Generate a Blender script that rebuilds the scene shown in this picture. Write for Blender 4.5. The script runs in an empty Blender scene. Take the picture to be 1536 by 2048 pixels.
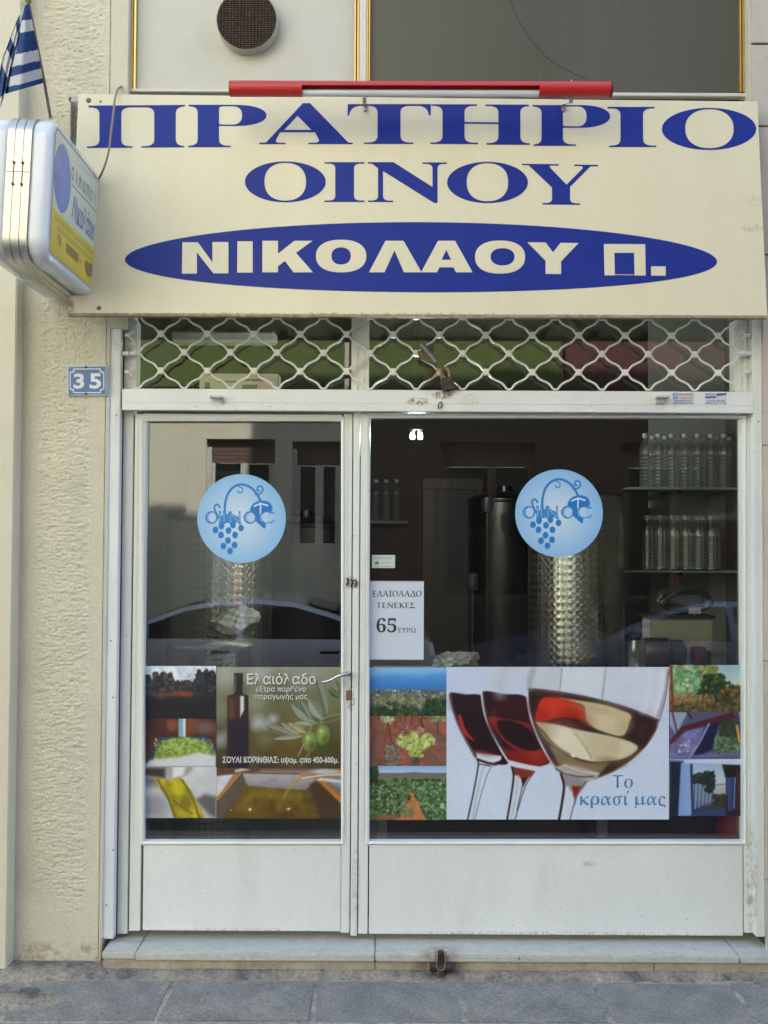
import bpy, bmesh, math, random
import numpy as np
from mathutils import Vector, Matrix
from mathutils.geometry import tessellate_polygon

random.seed(7)
R = math.radians
scene = bpy.context.scene
col = scene.collection

# ------------------------------------------------------------------ camera
PITCH, ROLL, FPX = R(1.6), R(0.3), 2000.0
CAM = np.array([0.0, -4.0, 1.667])
_f = np.array([0, math.cos(PITCH), math.sin(PITCH)])
_r0 = np.array([1.0, 0, 0]); _u0 = np.array([0, -math.sin(PITCH), math.cos(PITCH)])
_r = _r0 * math.cos(ROLL) + _u0 * math.sin(ROLL)
_u = -_r0 * math.sin(ROLL) + _u0 * math.cos(ROLL)
cam = bpy.data.cameras.new('camera'); co = bpy.data.objects.new('camera', cam); col.objects.link(co)
cam.sensor_fit = 'VERTICAL'; cam.sensor_height = 36; cam.lens = 36 * FPX / 2048
cam.clip_start = 0.05; cam.clip_end = 500
M = Matrix.Identity(4)
for i in range(3):
    M[i][0] = _r[i]; M[i][1] = _u[i]; M[i][2] = -_f[i]; M[i][3] = CAM[i]
co.matrix_world = M
scene.camera = co

# ------------------------------------------------------------------ sky and sun
SUN_EL, SUN_ROT = R(44), R(6)
w = bpy.data.worlds.new('World'); scene.world = w; w.use_nodes = True
nt = w.node_tree; nt.nodes.clear()
sky = nt.nodes.new('ShaderNodeTexSky'); sky.sky_type = 'NISHITA'; sky.sun_disc = False
sky.sun_elevation = SUN_EL; sky.sun_rotation = SUN_ROT; sky.air_density = 1.0; sky.dust_density = 1.0; sky.ozone_density = 1.0
bg = nt.nodes.new('ShaderNodeBackground'); bg.inputs[1].default_value = 0.15
out = nt.nodes.new('ShaderNodeOutputWorld')
nt.links.new(sky.outputs[0], bg.inputs[0]); nt.links.new(bg.outputs[0], out.inputs[0])
sl = bpy.data.lights.new('sun', 'SUN'); sl.energy = 4.0; sl.angle = R(0.5); sl.color = (1, 0.96, 0.90)
so = bpy.data.objects.new('sun', sl); col.objects.link(so)
sd = Vector((math.sin(SUN_ROT) * math.cos(SUN_EL), math.cos(SUN_ROT) * math.cos(SUN_EL), math.sin(SUN_EL)))
so.rotation_euler = sd.to_track_quat('Z', 'Y').to_euler()
scene.view_settings.view_transform = 'Standard'; scene.view_settings.look = 'None'
scene.view_settings.gamma = 1; scene.view_settings.exposure = 2.42
scene.cycles.max_bounces = 8; scene.cycles.transparent_max_bounces = 24
scene.cycles.diffuse_bounces = 4; scene.cycles.glossy_bounces = 4
scene.cycles.caustics_reflective = False; scene.cycles.caustics_refractive = False
scene.cycles.sample_clamp_indirect = 6.0

# ------------------------------------------------------------------ pixel <-> place
def ray(px, py):
    px = np.asarray(px, float); py = np.asarray(py, float)
    return _f + _r * ((px - 768) / FPX)[..., None] + _u * ((1024 - py) / FPX)[..., None]
def W(px, py, y):
    d = ray(px, py); t = (y - CAM[1]) / d[..., 1]
    return CAM + d * t[..., None]
def WP(px, py, p0, n):                      # any plane
    d = ray(px, py); t = ((np.asarray(p0) - CAM) @ np.asarray(n)) / (d @ np.asarray(n))
    return CAM + d * t[..., None]
def rx(px, py, y): return float(W(px, py, y)[0])
def rz(px, py, y): return float(W(px, py, y)[2])
def rect(x0, y0, x1, y1, y):
    xm, ym = (x0 + x1) / 2, (y0 + y1) / 2
    return rx(x0, ym, y), rx(x1, ym, y), rz(xm, y1, y), rz(xm, y0, y)   # X0 X1 Z0 Z1

# ------------------------------------------------------------------ materials
MATS = {}
def lin(c):
    c = np.asarray(c, float) / 255.0
    return np.where(c <= 0.04045, c / 12.92, ((c + 0.055) / 1.055) ** 2.4)
class NT:
    def __init__(s, name):
        s.m = bpy.data.materials.new(name); s.m.use_nodes = True; s.t = s.m.node_tree
        s.t.nodes.clear(); s.o = s.t.nodes.new('ShaderNodeOutputMaterial')
    def n(s, kind, **kw):
        n = s.t.nodes.new('ShaderNode' + kind)
        for k, v in kw.items(): setattr(n, k, v)
        return n
    def l(s, a, b): s.t.links.new(a, b)
    def math(s, op, a, b=None, clamp=False):
        n = s.n('Math', operation=op, use_clamp=clamp)
        for i, v in enumerate((a, b)):
            if v is None: continue
            if isinstance(v, (int, float)): n.inputs[i].default_value = v
            else: s.l(v, n.inputs[i])
        return n.outputs[0]
    def mix(s, fac, a, b):
        n = s.n('Mix', data_type='RGBA')
        for i, v in ((0, fac), (6, a), (7, b)):
            if isinstance(v, (int, float)): n.inputs[i].default_value = v
            elif isinstance(v, (tuple, list)): n.inputs[i].default_value = (*v[:3], 1)
            else: s.l(v, n.inputs[i])
        return n.outputs[2]
    def noise(s, scale, vec=None, detail=4, rough=.55, stretch=None):
        n = s.n('TexNoise'); n.inputs['Scale'].default_value = scale
        n.inputs['Detail'].default_value = detail; n.inputs['Roughness'].default_value = rough
        if vec is not None:
            if stretch:
                mp = s.n('Mapping'); mp.inputs['Scale'].default_value = stretch; s.l(vec, mp.inputs[0]); vec = mp.outputs[0]
            s.l(vec, n.inputs['Vector'])
        return n.outputs[0]
    def ramp(s, v, a, b):
        n = s.n('MapRange'); n.inputs[1].default_value = a; n.inputs[2].default_value = b; s.l(v, n.inputs[0]); return n.outputs[0]

def mat(name, c, rough=.5, metal=0, var=.08, vscale=6, bump=0, bscale=120, c2=None, c2thr=(.55, .75), c2scale=5,
        stains=(), spec=.5, stretch=None, specks=0, grain=None, emit=None, coat=0, bstretch=None):
    if name in MATS: return MATS[name]
    N = NT(name); p = N.n('BsdfPrincipled'); N.l(p.outputs[0], N.o.inputs[0])
    g = N.n('NewGeometry'); pos = g.outputs['Position']
    f = N.noise(vscale, pos, 5, .6, stretch)
    f = N.ramp(f, .25, .75)
    a = tuple(min(1, x * (1 - var)) for x in c); b = tuple(min(1, x * (1 + var)) for x in c)
    cc = N.mix(f, a, b)
    if c2 is not None:
        cc = N.mix(N.ramp(N.noise(c2scale, pos, 6, .65, stretch), *c2thr), cc, c2)
    if specks:
        sp = N.noise(specks, pos, 2, .5); big = N.noise(3.0, pos, 3)
        k = N.math('MULTIPLY', N.ramp(sp, .70, .76), N.ramp(big, .45, .7))
        cc = N.mix(k, cc, (.10, .07, .05))
    if grain:
        gr = N.ramp(N.noise(grain[0], pos, 3, .7), .3, .7); gm = N.n('Mix', data_type='RGBA', blend_type='MULTIPLY'); gm.inputs[0].default_value = 1
        lo_ = 1-grain[1]; hi_ = 1+grain[1]; N.l(cc, gm.inputs[6]); N.l(N.mix(gr, (lo_, lo_, lo_), (hi_, hi_, hi_)), gm.inputs[7]); cc = gm.outputs[2]
    for (ctr, rad, sc, nscale, thr) in stains:            # marks with an outline of their own
        vm = N.n('VectorMath', operation='SUBTRACT'); N.l(pos, vm.inputs[0]); vm.inputs[1].default_value = ctr
        vs = N.n('VectorMath', operation='DIVIDE'); N.l(vm.outputs[0], vs.inputs[0]); vs.inputs[1].default_value = rad
        ln = N.n('VectorMath', operation='LENGTH'); N.l(vs.outputs[0], ln.inputs[0])
        fall = N.math('SUBTRACT', 1.0, ln.outputs['Value'], True)
        k = N.math('MULTIPLY', N.ramp(N.noise(nscale, pos, 5, .65), thr - .06, thr + .08), N.ramp(fall, 0, .4))
        cc = N.mix(k, cc, sc)
    N.l(cc, p.inputs['Base Color'])
    p.inputs['Metallic'].default_value = metal
    p.inputs['Specular IOR Level'].default_value = spec
    if coat: p.inputs['Coat Weight'].default_value = coat; p.inputs['Coat Roughness'].default_value = .1
    rr = N.ramp(f, 0, 1); mr = N.n('MapRange'); N.l(rr, mr.inputs[0]); mr.inputs[3].default_value = max(.02, rough * .85); mr.inputs[4].default_value = min(1, rough * 1.15)
    N.l(mr.outputs[0], p.inputs['Roughness'])
    if bump:
        bn = N.n('Bump'); bn.inputs['Strength'].default_value = 1; bn.inputs['Distance'].default_value = bump
        N.l(N.noise(bscale, pos, 4, .6, bstretch), bn.inputs['Height']); N.l(bn.outputs[0], p.inputs['Normal'])
    if emit:
        p.inputs['Emission Color'].default_value = (*emit[0], 1); p.inputs['Emission Strength'].default_value = emit[1]
    MATS[name] = N.m; return N.m

def glass_mat(name, tint=(.97, .985, .98), r0=.068, dust=0, dustc=(.5, .5, .45), rough=0.0):
    if name in MATS: return MATS[name]
    N = NT(name); g = N.n('NewGeometry')
    d = N.n('VectorMath', operation='DOT_PRODUCT'); N.l(g.outputs['Normal'], d.inputs[0]); N.l(g.outputs['Incoming'], d.inputs[1])
    a = N.math('ABSOLUTE', d.outputs['Value']); s = N.math('SUBTRACT', 1.0, a, True)
    p5 = N.math('POWER', s, 5.0); fr = N.math('ADD', N.math('MULTIPLY', p5, 1 - r0), r0)
    tr = N.n('BsdfTransparent'); tr.inputs[0].default_value = (*tint, 1)
    gl = N.n('BsdfGlossy'); gl.inputs['Roughness'].default_value = rough
    mx = N.n('MixShader'); N.l(fr, mx.inputs[0]); N.l(tr.outputs[0], mx.inputs[1]); N.l(gl.outputs[0], mx.inputs[2])
    sh = mx.outputs[0]
    if dust:
        df = N.n('BsdfDiffuse'); df.inputs[0].default_value = (*dustc, 1)
        m2 = N.n('MixShader'); k = N.math('MULTIPLY', N.ramp(N.noise(7, g.outputs['Position'], 6, .65, (1, 1, .35)), .3, .75), dust)
        N.l(k, m2.inputs[0]); N.l(sh, m2.inputs[1]); N.l(df.outputs[0], m2.inputs[2]); sh = m2.outputs[0]
    N.l(sh, N.o.inputs[0]); MATS[name] = N.m; return N.m

def print_mat(name, rough=.45, spec=.4):
    if name in MATS: return MATS[name]
    N = NT(name); p = N.n('BsdfPrincipled'); N.l(p.outputs[0], N.o.inputs[0])
    at = N.n('VertexColor', layer_name='Col'); N.l(at.outputs[0], p.inputs['Base Color'])
    p.inputs['Roughness'].default_value = rough; p.inputs['Specular IOR Level'].default_value = spec
    MATS[name] = N.m; return N.m

# ------------------------------------------------------------------ mesh helpers
class MB:
    def __init__(s): s.v = []; s.f = []
    def add(s, vs, fs):
        b = len(s.v); s.v += [tuple(map(float, q)) for q in vs]; s.f += [tuple(b + i for i in q) for q in fs]; return s
    def box(s, x0, x1, y0, y1, z0, z1):
        return s.add([(x0,y0,z0),(x1,y0,z0),(x1,y1,z0),(x0,y1,z0),(x0,y0,z1),(x1,y0,z1),(x1,y1,z1),(x0,y1,z1)],
                     [(0,3,2,1),(4,5,6,7),(0,1,5,4),(1,2,6,5),(2,3,7,6),(3,0,4,7)])
    def bxp(s, px0, py0, px1, py1, yf, yb):
        a, b, c, d = rect(px0, py0, px1, py1, yf); return s.box(a, b, yf, yb, c, d)
    def tube(s, pts, r, n=8, cap=True):
        pts = [Vector(p) for p in pts]; rs = r if isinstance(r, (list, tuple)) else [r] * len(pts)
        ref = None; vs = []; fs = []
        for i, p in enumerate(pts):
            t = (pts[min(i + 1, len(pts) - 1)] - pts[max(i - 1, 0)]).normalized()
            if ref is None:
                ref = Vector((0, 0, 1)) if abs(t.z) < .9 else Vector((1, 0, 0))
            a = (ref - t * ref.dot(t)).normalized(); ref = a; b = t.cross(a)
            for k in range(n):
                th = 2 * math.pi * k / n; vs.append(p + (a * math.cos(th) + b * math.sin(th)) * rs[i])
        for i in range(len(pts) - 1):
            for k in range(n):
                fs.append((i*n+k, i*n+(k+1) % n, (i+1)*n+(k+1) % n, (i+1)*n+k))
        if cap: fs.append(tuple(range(n))[::-1]); fs.append(tuple((len(pts)-1)*n + k for k in range(n)))
        return s.add(vs, fs)
    def lathe(s, prof, c=(0,0,0), n=32, axis='z'):
        vs = []; fs = []
        for (r, h) in prof:
            for k in range(n):
                th = 2*math.pi*k/n; x, y = r*math.cos(th), r*math.sin(th)
                p = (x, y, h) if axis == 'z' else ((h, x, y) if axis == 'x' else (x, -h, y))
                vs.append((c[0]+p[0], c[1]+p[1], c[2]+p[2]))
        for i in range(len(prof)-1):
            for k in range(n): fs.append((i*n+k, i*n+(k+1) % n, (i+1)*n+(k+1) % n, (i+1)*n+k))
        fs.append(tuple(range(n))[::-1]); fs.append(tuple((len(prof)-1)*n+k for k in range(n)))
        return s.add(vs, fs)
    def prism(s, loops, fmap, t):
        """loops: outer, holes... in 2D; fmap(x, y, d) -> point, d = height off the surface"""
        flat = [q for L in loops for q in L]
        tri = tessellate_polygon([[Vector((q[0], -q[1], 0)) for q in L] for L in loops])
        n = len(flat)
        s.add([fmap(q[0], q[1], t) for q in flat] + [fmap(q[0], q[1], 0) for q in flat], [tuple(q) for q in tri])
        b = len(s.v) - 2*n; k = 0
        for L in loops:
            m = len(L)
            for i in range(m):
                j = (i+1) % m; s.f.append((b+k+i, b+k+j, b+n+k+j, b+n+k+i))
            k += m
        return s
    def build(s, name, m, parent=None, bevel=0, smooth=False, segs=2):
        me = bpy.data.meshes.new(name); me.from_pydata(s.v, [], s.f); me.update()
        bm = bmesh.new(); bm.from_mesh(me)
        bmesh.ops.recalc_face_normals(bm, faces=bm.faces)
        if bevel:
            es = [e for e in bm.edges if len(e.link_faces) == 2 and e.calc_face_angle(0) > R(35)]
            bmesh.ops.bevel(bm, geom=es, offset=bevel, segments=segs, affect='EDGES', clamp_overlap=True)
        for f in bm.faces: f.smooth = bool(smooth)
        if smooth:
            for e in bm.edges:
                if len(e.link_faces) == 2 and e.calc_face_angle(0) > R(40): e.smooth = False
        bm.to_mesh(me); bm.free()
        me.materials.append(m)
        o = bpy.data.objects.new(name, me); col.objects.link(o)
        if parent is not None: o.parent = parent
        return o
def tag(o, label=None, cat=None, group=None, kind=None):
    if label: o['label'] = label
    if cat: o['category'] = cat
    if group: o['group'] = group
    if kind: o['kind'] = kind
    return o
def thing(name, label, cat, group=None, loc=(0,0,0)):
    o = bpy.data.objects.new(name, None); col.objects.link(o); o.location = loc; o.empty_display_size = .1
    return tag(o, label, cat, group)
KIDS = {}
def copy_tree(o, parent=None):
    c = o.copy(); col.objects.link(c)
    if parent is not None: c.parent = parent
    for ch in [q for q in col.objects if q.parent == o and q != c]: copy_tree(ch, c)
    return c

def fillet(pts, n=6):
    """2D outline; a point may carry (x, y, rx, ry): its corner is rounded"""
    out = []; m = len(pts)
    for i, p in enumerate(pts):
        if len(p) == 2: out.append((p[0], p[1])); continue
        P = np.array(p[:2], float); A = np.array(pts[i-1][:2], float); B = np.array(pts[(i+1) % m][:2], float)
        res = []
        for Q, nb in ((A, pts[i-1]), (B, pts[(i+1) % m])):
            v = Q - P; L = np.linalg.norm(v); u = v / L
            d = math.hypot(u[0]*p[2], u[1]*p[3]); d = min(d, L * (.48 if len(nb) > 2 else .97)); res.append(P + u*d)
        for k in range(n+1):
            t = k / n; q = (1-t)**2*res[0] + 2*t*(1-t)*P + t*t*res[1]; out.append((q[0], q[1]))
    return out
def sup(cx, cy, a, b, e=2.0, n=56, t0=0, t1=360):
    o = []
    for k in range(n):
        th = R(t0 + (t1-t0) * k / (n if t1-t0 == 360 else n-1)); c, s_ = math.cos(th), math.sin(th)
        o.append((cx + a*math.copysign(abs(c)**(2/e), c), cy + b*math.copysign(abs(s_)**(2/e), s_)))
    return o
def cr(pts, n=8, closed=False):
    P = [np.array(p, float) for p in pts]; o = []; m = len(P)
    for i in range(m if closed else m-1):
        a = P[(i-1) % m] if closed or i > 0 else P[i]; b = P[i]; c = P[(i+1) % m]
        d = P[(i+2) % m] if closed or i+2 < m else P[min(i+1, m-1)]
        for k in range(n):
            t = k/n; o.append(tuple(.5*((2*b)+(c-a)*t+(2*a-5*b+4*c-d)*t*t+(3*b-a-3*c+d)*t**3)))
    if not closed: o.append(tuple(P[-1]))
    return o

_tcache = {}
def text_mesh(body, off=0.0):
    if (body, off) in _tcache: return _tcache[(body, off)]
    c = bpy.data.curves.new('t', 'FONT'); c.body = body; c.resolution_u = 4; c.offset = off
    o = bpy.data.objects.new('t', c); col.objects.link(o)
    dg = bpy.context.evaluated_depsgraph_get(); m = bpy.data.meshes.new_from_object(o.evaluated_get(dg))
    v = np.array([q.co[:2] for q in m.vertices]); f = [tuple(p.vertices) for p in m.polygons]
    bpy.data.objects.remove(o); bpy.data.curves.remove(c); bpy.data.meshes.remove(m)
    _tcache[(body, off)] = (v, f); return v, f
def text_px(mb, body, x0, y0, x1, y1, fmap, d, off=0.0, slope=0):
    """fit the letters of body into a pixel box on a surface"""
    v, f = text_mesh(body, off); lo, hi = v.min(0), v.max(0)
    u = (v - lo) / (hi - lo)
    X = x0 + u[:, 0]*(x1-x0); Y = y1 + u[:, 1]*(y0-y1) + slope*u[:, 0]
    mb.add([fmap(a, b, d) for a, b in zip(X, Y)], f)
def fy(y):                                   # surface map for a plane y = const, lifted towards the street
    return lambda a, b, d: W(a, b, y - d)

# ------------------------------------------------------------------ print painter
def vnoise(X, Y, s, seed=0):
    g = np.random.RandomState(seed).rand(64, 64); x = X/s; y = Y/s
    xi = np.floor(x).astype(int); yi = np.floor(y).astype(int); fx = x-xi; fy_ = y-yi
    fx = fx*fx*(3-2*fx); fy_ = fy_*fy_*(3-2*fy_)
    G = lambda a, b: g[a % 64, b % 64]
    return (G(yi, xi)*(1-fx)+G(yi, xi+1)*fx)*(1-fy_)+(G(yi+1, xi)*(1-fx)+G(yi+1, xi+1)*fx)*fy_
def fbm(X, Y, s, seed=0, o=4):
    return sum(vnoise(X, Y, s/2**i, seed+i)*.5**i for i in range(o)) / (2-.5**(o-1))
class Cv:
    def __init__(s, x0, y0, x1, y1, bgc, k=1.0):
        s.b = (x0, y0, x1, y1)
        nx, ny = int(round((x1-x0)*k))+1, int(round((y1-y0)*k))+1
        s.X, s.Y = np.meshgrid(np.linspace(x0, x1, nx), np.linspace(y0, y1, ny))
        s.A = np.ones((ny, nx, 3)) * np.asarray(bgc, float); s.rs = np.random.RandomState(int(x0*7+y0))
    def put(s, m, c):
        c = np.asarray(c, float); s.A = s.A*(1-m[..., None]) + c*m[..., None]
    def win(s, x0, y0, x1, y1):
        iy = np.where((s.Y[:, 0] >= y0) & (s.Y[:, 0] <= y1))[0]; ix = np.where((s.X[0] >= x0) & (s.X[0] <= x1))[0]
        if len(iy) == 0 or len(ix) == 0: return None
        return slice(iy[0], iy[-1]+1), slice(ix[0], ix[-1]+1)
    def _put(s, sl, m, c):
        c = np.asarray(c, float); s.A[sl] = s.A[sl]*(1-m[..., None]) + c*m[..., None]
    def grad(s, stops, y0=None, y1=None):
        ys = [q[0] for q in stops]; cs = np.array([q[1] for q in stops], float)
        C = np.stack([np.interp(s.Y, ys, cs[:, i]) for i in range(3)], -1)
        m = np.ones(s.Y.shape)
        if y0 is not None: m = ((s.Y >= y0) & (s.Y <= y1)).astype(float)
        s.A = s.A*(1-m[..., None])+C*m[..., None]
    def seg(s, X, Y, pts, closed):
        d = np.full(X.shape, 1e9); n = len(pts)
        for i in range(n if closed else n-1):
            a = pts[i]; b = pts[(i+1) % n]; ex, ey = b[0]-a[0], b[1]-a[1]; L = ex*ex+ey*ey+1e-9
            t = np.clip(((X-a[0])*ex+(Y-a[1])*ey)/L, 0, 1); d = np.minimum(d, np.hypot(X-a[0]-t*ex, Y-a[1]-t*ey))
        return d
    def poly(s, pts, c, soft=1.0, alpha=1.0, c2=None, tex=None):
        p = np.array(pts, float); sl = s.win(p[:, 0].min()-soft*2, p[:, 1].min()-soft*2, p[:, 0].max()+soft*2, p[:, 1].max()+soft*2)
        if sl is None: return
        X, Y = s.X[sl], s.Y[sl]; ins = np.zeros(X.shape, bool); n = len(pts)
        for i in range(n):
            a, b = pts[i], pts[(i+1) % n]
            if a[1] == b[1]: continue
            cnd = (a[1] > Y) != (b[1] > Y); ins ^= cnd & (X < (b[0]-a[0])*(Y-a[1])/(b[1]-a[1])+a[0])
        d = s.seg(X, Y, pts, True); m = np.clip(.5+np.where(ins, d, -d)/(2*soft), 0, 1)*alpha
        if c2 is not None:                      # printed blend, left to right / top to bottom
            t = (Y-p[:, 1].min())/(np.ptp(p[:, 1])+1e-6) if c2[0] == 'v' else (X-p[:, 0].min())/(np.ptp(p[:, 0])+1e-6)
            C = np.asarray(c, float)*(1-t[..., None])+np.asarray(c2[1], float)*t[..., None]
        else: C = np.asarray(c, float)
        if tex: C = C*(1+tex[1]*(fbm(X, Y, tex[0], 5)[..., None]-.5)*2)
        s.A[sl] = s.A[sl]*(1-m[..., None])+C*m[..., None]
    def ell(s, cx, cy, a, b, c, soft=1.0, rot=0, alpha=1.0):
        q = max(a, b)+soft*2; sl = s.win(cx-q, cy-q, cx+q, cy+q)
        if sl is None: return
        X, Y = s.X[sl]-cx, s.Y[sl]-cy; cs, sn = math.cos(rot), math.sin(rot); x = X*cs+Y*sn; y = -X*sn+Y*cs
        r = np.sqrt((x/a)**2+(y/b)**2); m = np.clip(.5+(1-r)*min(a, b)/(2*soft), 0, 1)*alpha; s._put(sl, m, c)
    def line(s, pts, wd, c, soft=.8, alpha=1.0, w2=None):
        p = np.array(pts, float); q = max(wd, w2 or 0)+2; sl = s.win(p[:, 0].min()-q, p[:, 1].min()-q, p[:, 0].max()+q, p[:, 1].max()+q)
        if sl is None: return
        X, Y = s.X[sl], s.Y[sl]; m = np.zeros(X.shape); n = len(pts)-1
        for i in range(n):
            ww = wd if w2 is None else wd+(w2-wd)*(i+.5)/n
            m = np.maximum(m, np.clip(.5+(ww/2-s.seg(X, Y, pts[i:i+2], False))/(2*soft), 0, 1))
        s._put(sl, m*alpha, c)
    def blobs(s, n, box, rr, cols, soft=1.2, alpha=.9, asp=1.0, poly=None):
        for _ in range(n):
            x = s.rs.uniform(box[0], box[2]); y = s.rs.uniform(box[1], box[3])
            if poly is not None and not poly(x, y): continue
            r = s.rs.uniform(*rr); c = np.array(cols[s.rs.randint(len(cols))], float)*s.rs.uniform(.8, 1.2)
            s.ell(x, y, r, r*asp*s.rs.uniform(.5, 1), np.clip(c, 0, 255), soft, s.rs.uniform(0, 3.1), alpha)
    def noise(s, amt, sc, seed=1, box=None):
        f = (fbm(s.X, s.Y, sc, seed)-.5)*2*amt
        if box is not None: f = f*((s.X > box[0]) & (s.X < box[2]) & (s.Y > box[1]) & (s.Y < box[3]))
        s.A = np.clip(s.A*(1+f[..., None]), 0, 255)
    def mesh(s, name, y, mtl, gain=1.0, parent=None, keep=None, surf=None):
        ny, nx = s.X.shape
        P = (surf(s.X, s.Y) if surf else W(s.X, s.Y, y)).reshape(-1, 3)
        i = np.arange(ny*nx).reshape(ny, nx)
        q = np.stack([i[1:, :-1], i[1:, 1:], i[:-1, 1:], i[:-1, :-1]], -1).reshape(-1, 4)
        if keep is not None:
            k = keep(s.X, s.Y); kk = (k[1:, :-1] & k[1:, 1:] & k[:-1, 1:] & k[:-1, :-1]).reshape(-1); q = q[kk]
            used = np.unique(q); rm = np.full(ny*nx, -1); rm[used] = np.arange(len(used)); q = rm[q]; P = P[used]
        else: used = None
        return grid_object(name, P, q, np.clip(lin(np.clip(s.A, 0, 255))*gain, 0, .95).reshape(-1, 3), mtl, parent, used)
def grid_object(name, P, q, C, mtl, parent=None, used=None, smooth=False):
    me = bpy.data.meshes.new(name); nv, nf = len(P), len(q)
    me.vertices.add(nv); me.vertices.foreach_set('co', P.astype(np.float32).ravel())
    me.loops.add(nf*4); me.loops.foreach_set('vertex_index', q.astype(np.int32).ravel())
    me.polygons.add(nf); me.polygons.foreach_set('loop_start', np.arange(0, nf*4, 4, dtype=np.int32))
    me.update(calc_edges=True); me.validate()
    if C is not None:
        if used is not None: C = C[used]
        a = me.color_attributes.new('Col', 'FLOAT_COLOR', 'POINT')
        a.data.foreach_set('color', np.concatenate([C, np.ones((nv, 1))], 1).astype(np.float32).ravel())
    if smooth: me.polygons.foreach_set('use_smooth', np.ones(nf, bool))
    me.materials.append(mtl); o = bpy.data.objects.new(name, me); col.objects.link(o)
    if parent is not None: o.parent = parent
    return o

# ------------------------------------------------------------------ palette
WHITE = mat('white_paint', (.74, .755, .72), .42, var=.05, vscale=3, bump=.0012, bscale=60, specks=90, c2=(.66, .655, .60), c2thr=(.56, .85), c2scale=5, stretch=(1, 1, .35), grain=(40, .025), stains=[
    (tuple(W(1110, 1872, 0)), (.85, .2, .022), (.52, .49, .43), 60, .52), (tuple(W(480, 1866, 0)), (.5, .2, .02), (.54, .50, .44), 60, .53), (tuple(W(1180, 1728, 0)), (.035, .1, .012), (.58, .53, .47), 40, .40),
    (tuple(W(703, 1165, 0)), (.03, .1, .03), (.30, .22, .15), 80, .5), (tuple(W(702, 1395, 0)), (.02, .1, .06), (.36, .28, .20), 70, .52), (tuple(W(1500, 1760, 0)), (.018, .1, .25), (.50, .45, .38), 30, .5), (tuple(W(712, 1780, 0)), (.02, .1, .22), (.60, .57, .50), 40, .5)])
WHITE_RAIL = mat('white_rail_paint', (.68, .70, .70), .4, var=.06, vscale=5, bump=.0008, bscale=40, specks=60, c2=(.50, .50, .48), c2thr=(.58, .8), c2scale=8, stretch=(1, 1, .2))
_rst = rect(815, 795, 860, 812, -.047)
BARW = mat('white_bar_paint', (.74, .75, .715), .38, var=.05, vscale=4, specks=70, bump=.0006, bscale=30, stains=[
    (tuple(W(836, 803, -.047)), (.055, .05, .02), (.36, .17, .05), 120, .50),
    (tuple(W(885, 790, -.047)), (.05, .05, .02), (.14, .08, .05), 160, .50),
    (tuple(W(935, 800, -.047)), (.06, .05, .03), (.40, .24, .12), 150, .58),
    (tuple(W(560, 802, -.047)), (.2, .05, .02), (.45, .34, .25), 150, .62)])
CREAM = mat('cream_plaster', (.60, .56, .43), .9, var=.07, vscale=5, bump=.0015, bscale=220, c2=(.46, .40, .29), c2thr=(.55, .85), c2scale=3)
PLASTER = mat('combed_cream_stucco', (.60, .565, .44), .95, var=.07, vscale=5, bump=.003, bscale=150, grain=(120, .10), c2=(.53, .49, .38), c2thr=(.55, .8), c2scale=4,
              stains=[(tuple(W(110, 1910, -.05)), (.4, .2, .06), (.40, .34, .25), 26, .52)])
PILAST = mat('pale_plaster', (.62, .57, .44), .85, var=.05, vscale=4, bump=.001, bscale=200)
STONE = mat('beige_marble_cladding', (.52, .47, .40), .5, var=.12, vscale=5, c2=(.40, .34, .27), c2scale=7)
MARBLE = mat('grey_marble', (.52, .515, .455), .42, grain=(55, .12), specks=35, var=.14, vscale=6, c2=(.30, .30, .28), c2thr=(.5, .8), c2scale=6, bump=.001, bscale=40, stretch=(1, 3, 3),
             stains=[(tuple(W(880, 1905, -.14)), (.09, .12, .045), (.34, .28, .21), 34, .42)])
MARBLE2 = mat('stained_marble_riser', (.40, .355, .27), .6, grain=(50, .14), var=.18, vscale=7, c2=(.26, .19, .12), c2thr=(.48, .8), c2scale=9, bump=.0015, bscale=60,
             stains=[(tuple(W(880, 1930, -.13)), (.11, .12, .05), (.22, .15, .10), 30, .40)])
SLAB = mat('grey_paving_stone', (.225, .218, .195), .92, var=.28, vscale=7, bump=.007, bscale=80, c2=(.33, .305, .25), c2thr=(.48, .75), c2scale=6, specks=26, grain=(110, .34))
MORTAR = mat('pale_mortar', (.37, .345, .29), .95, grain=(80, .25), var=.3, vscale=16, bump=.006, bscale=60, c2=(.14, .13, .12), c2thr=(.45, .7), c2scale=12)
BLUE = mat('blue_vinyl', (.011, .028, .23), .45, var=.04, vscale=4, spec=.2)
SIGNC = mat('cream_sign_sheet', (.70, .64, .44), .36, var=.04, vscale=1.2, c2=(.65, .585, .385), c2thr=(.5, .85), c2scale=3.5, stretch=(1, 1, .2), grain=(30, .015), stains=[
    (tuple(W(1512, 400, -.18)), (.05, .2, .03), (.60, .52, .38), 110, .52), (tuple(W(1508, 455, -.19)), (.05, .2, .02), (.54, .46, .33), 110, .48), (tuple(W(840, 630, -.215)), (1.4, .2, .012), (.45, .32, .17), 45, .57), (tuple(W(140, 620, -.215)), (.02, .2, .05), (.38, .26, .14), 50, .4)])
RUST = mat('rusty_edge', (.30, .22, .13), .7, var=.4, vscale=40, c2=(.5, .45, .33), c2scale=30)
RED = mat('red_enamel', (.50, .022, .018), .3, var=.06, coat=.3)
GREY = mat('grey_metal', (.45, .46, .47), .4, metal=.7, var=.1, vscale=30)
DARKM = mat('dark_rusty_iron', (.06, .045, .04), .6, metal=.5, var=.5, vscale=60, bump=.001, bscale=200)
BRASS = mat('gold_anodised_bead', (.62, .44, .16), .32, metal=.8, var=.12, vscale=20)
BLACK = mat('black_rubber', (.015, .015, .017), .5)
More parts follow.
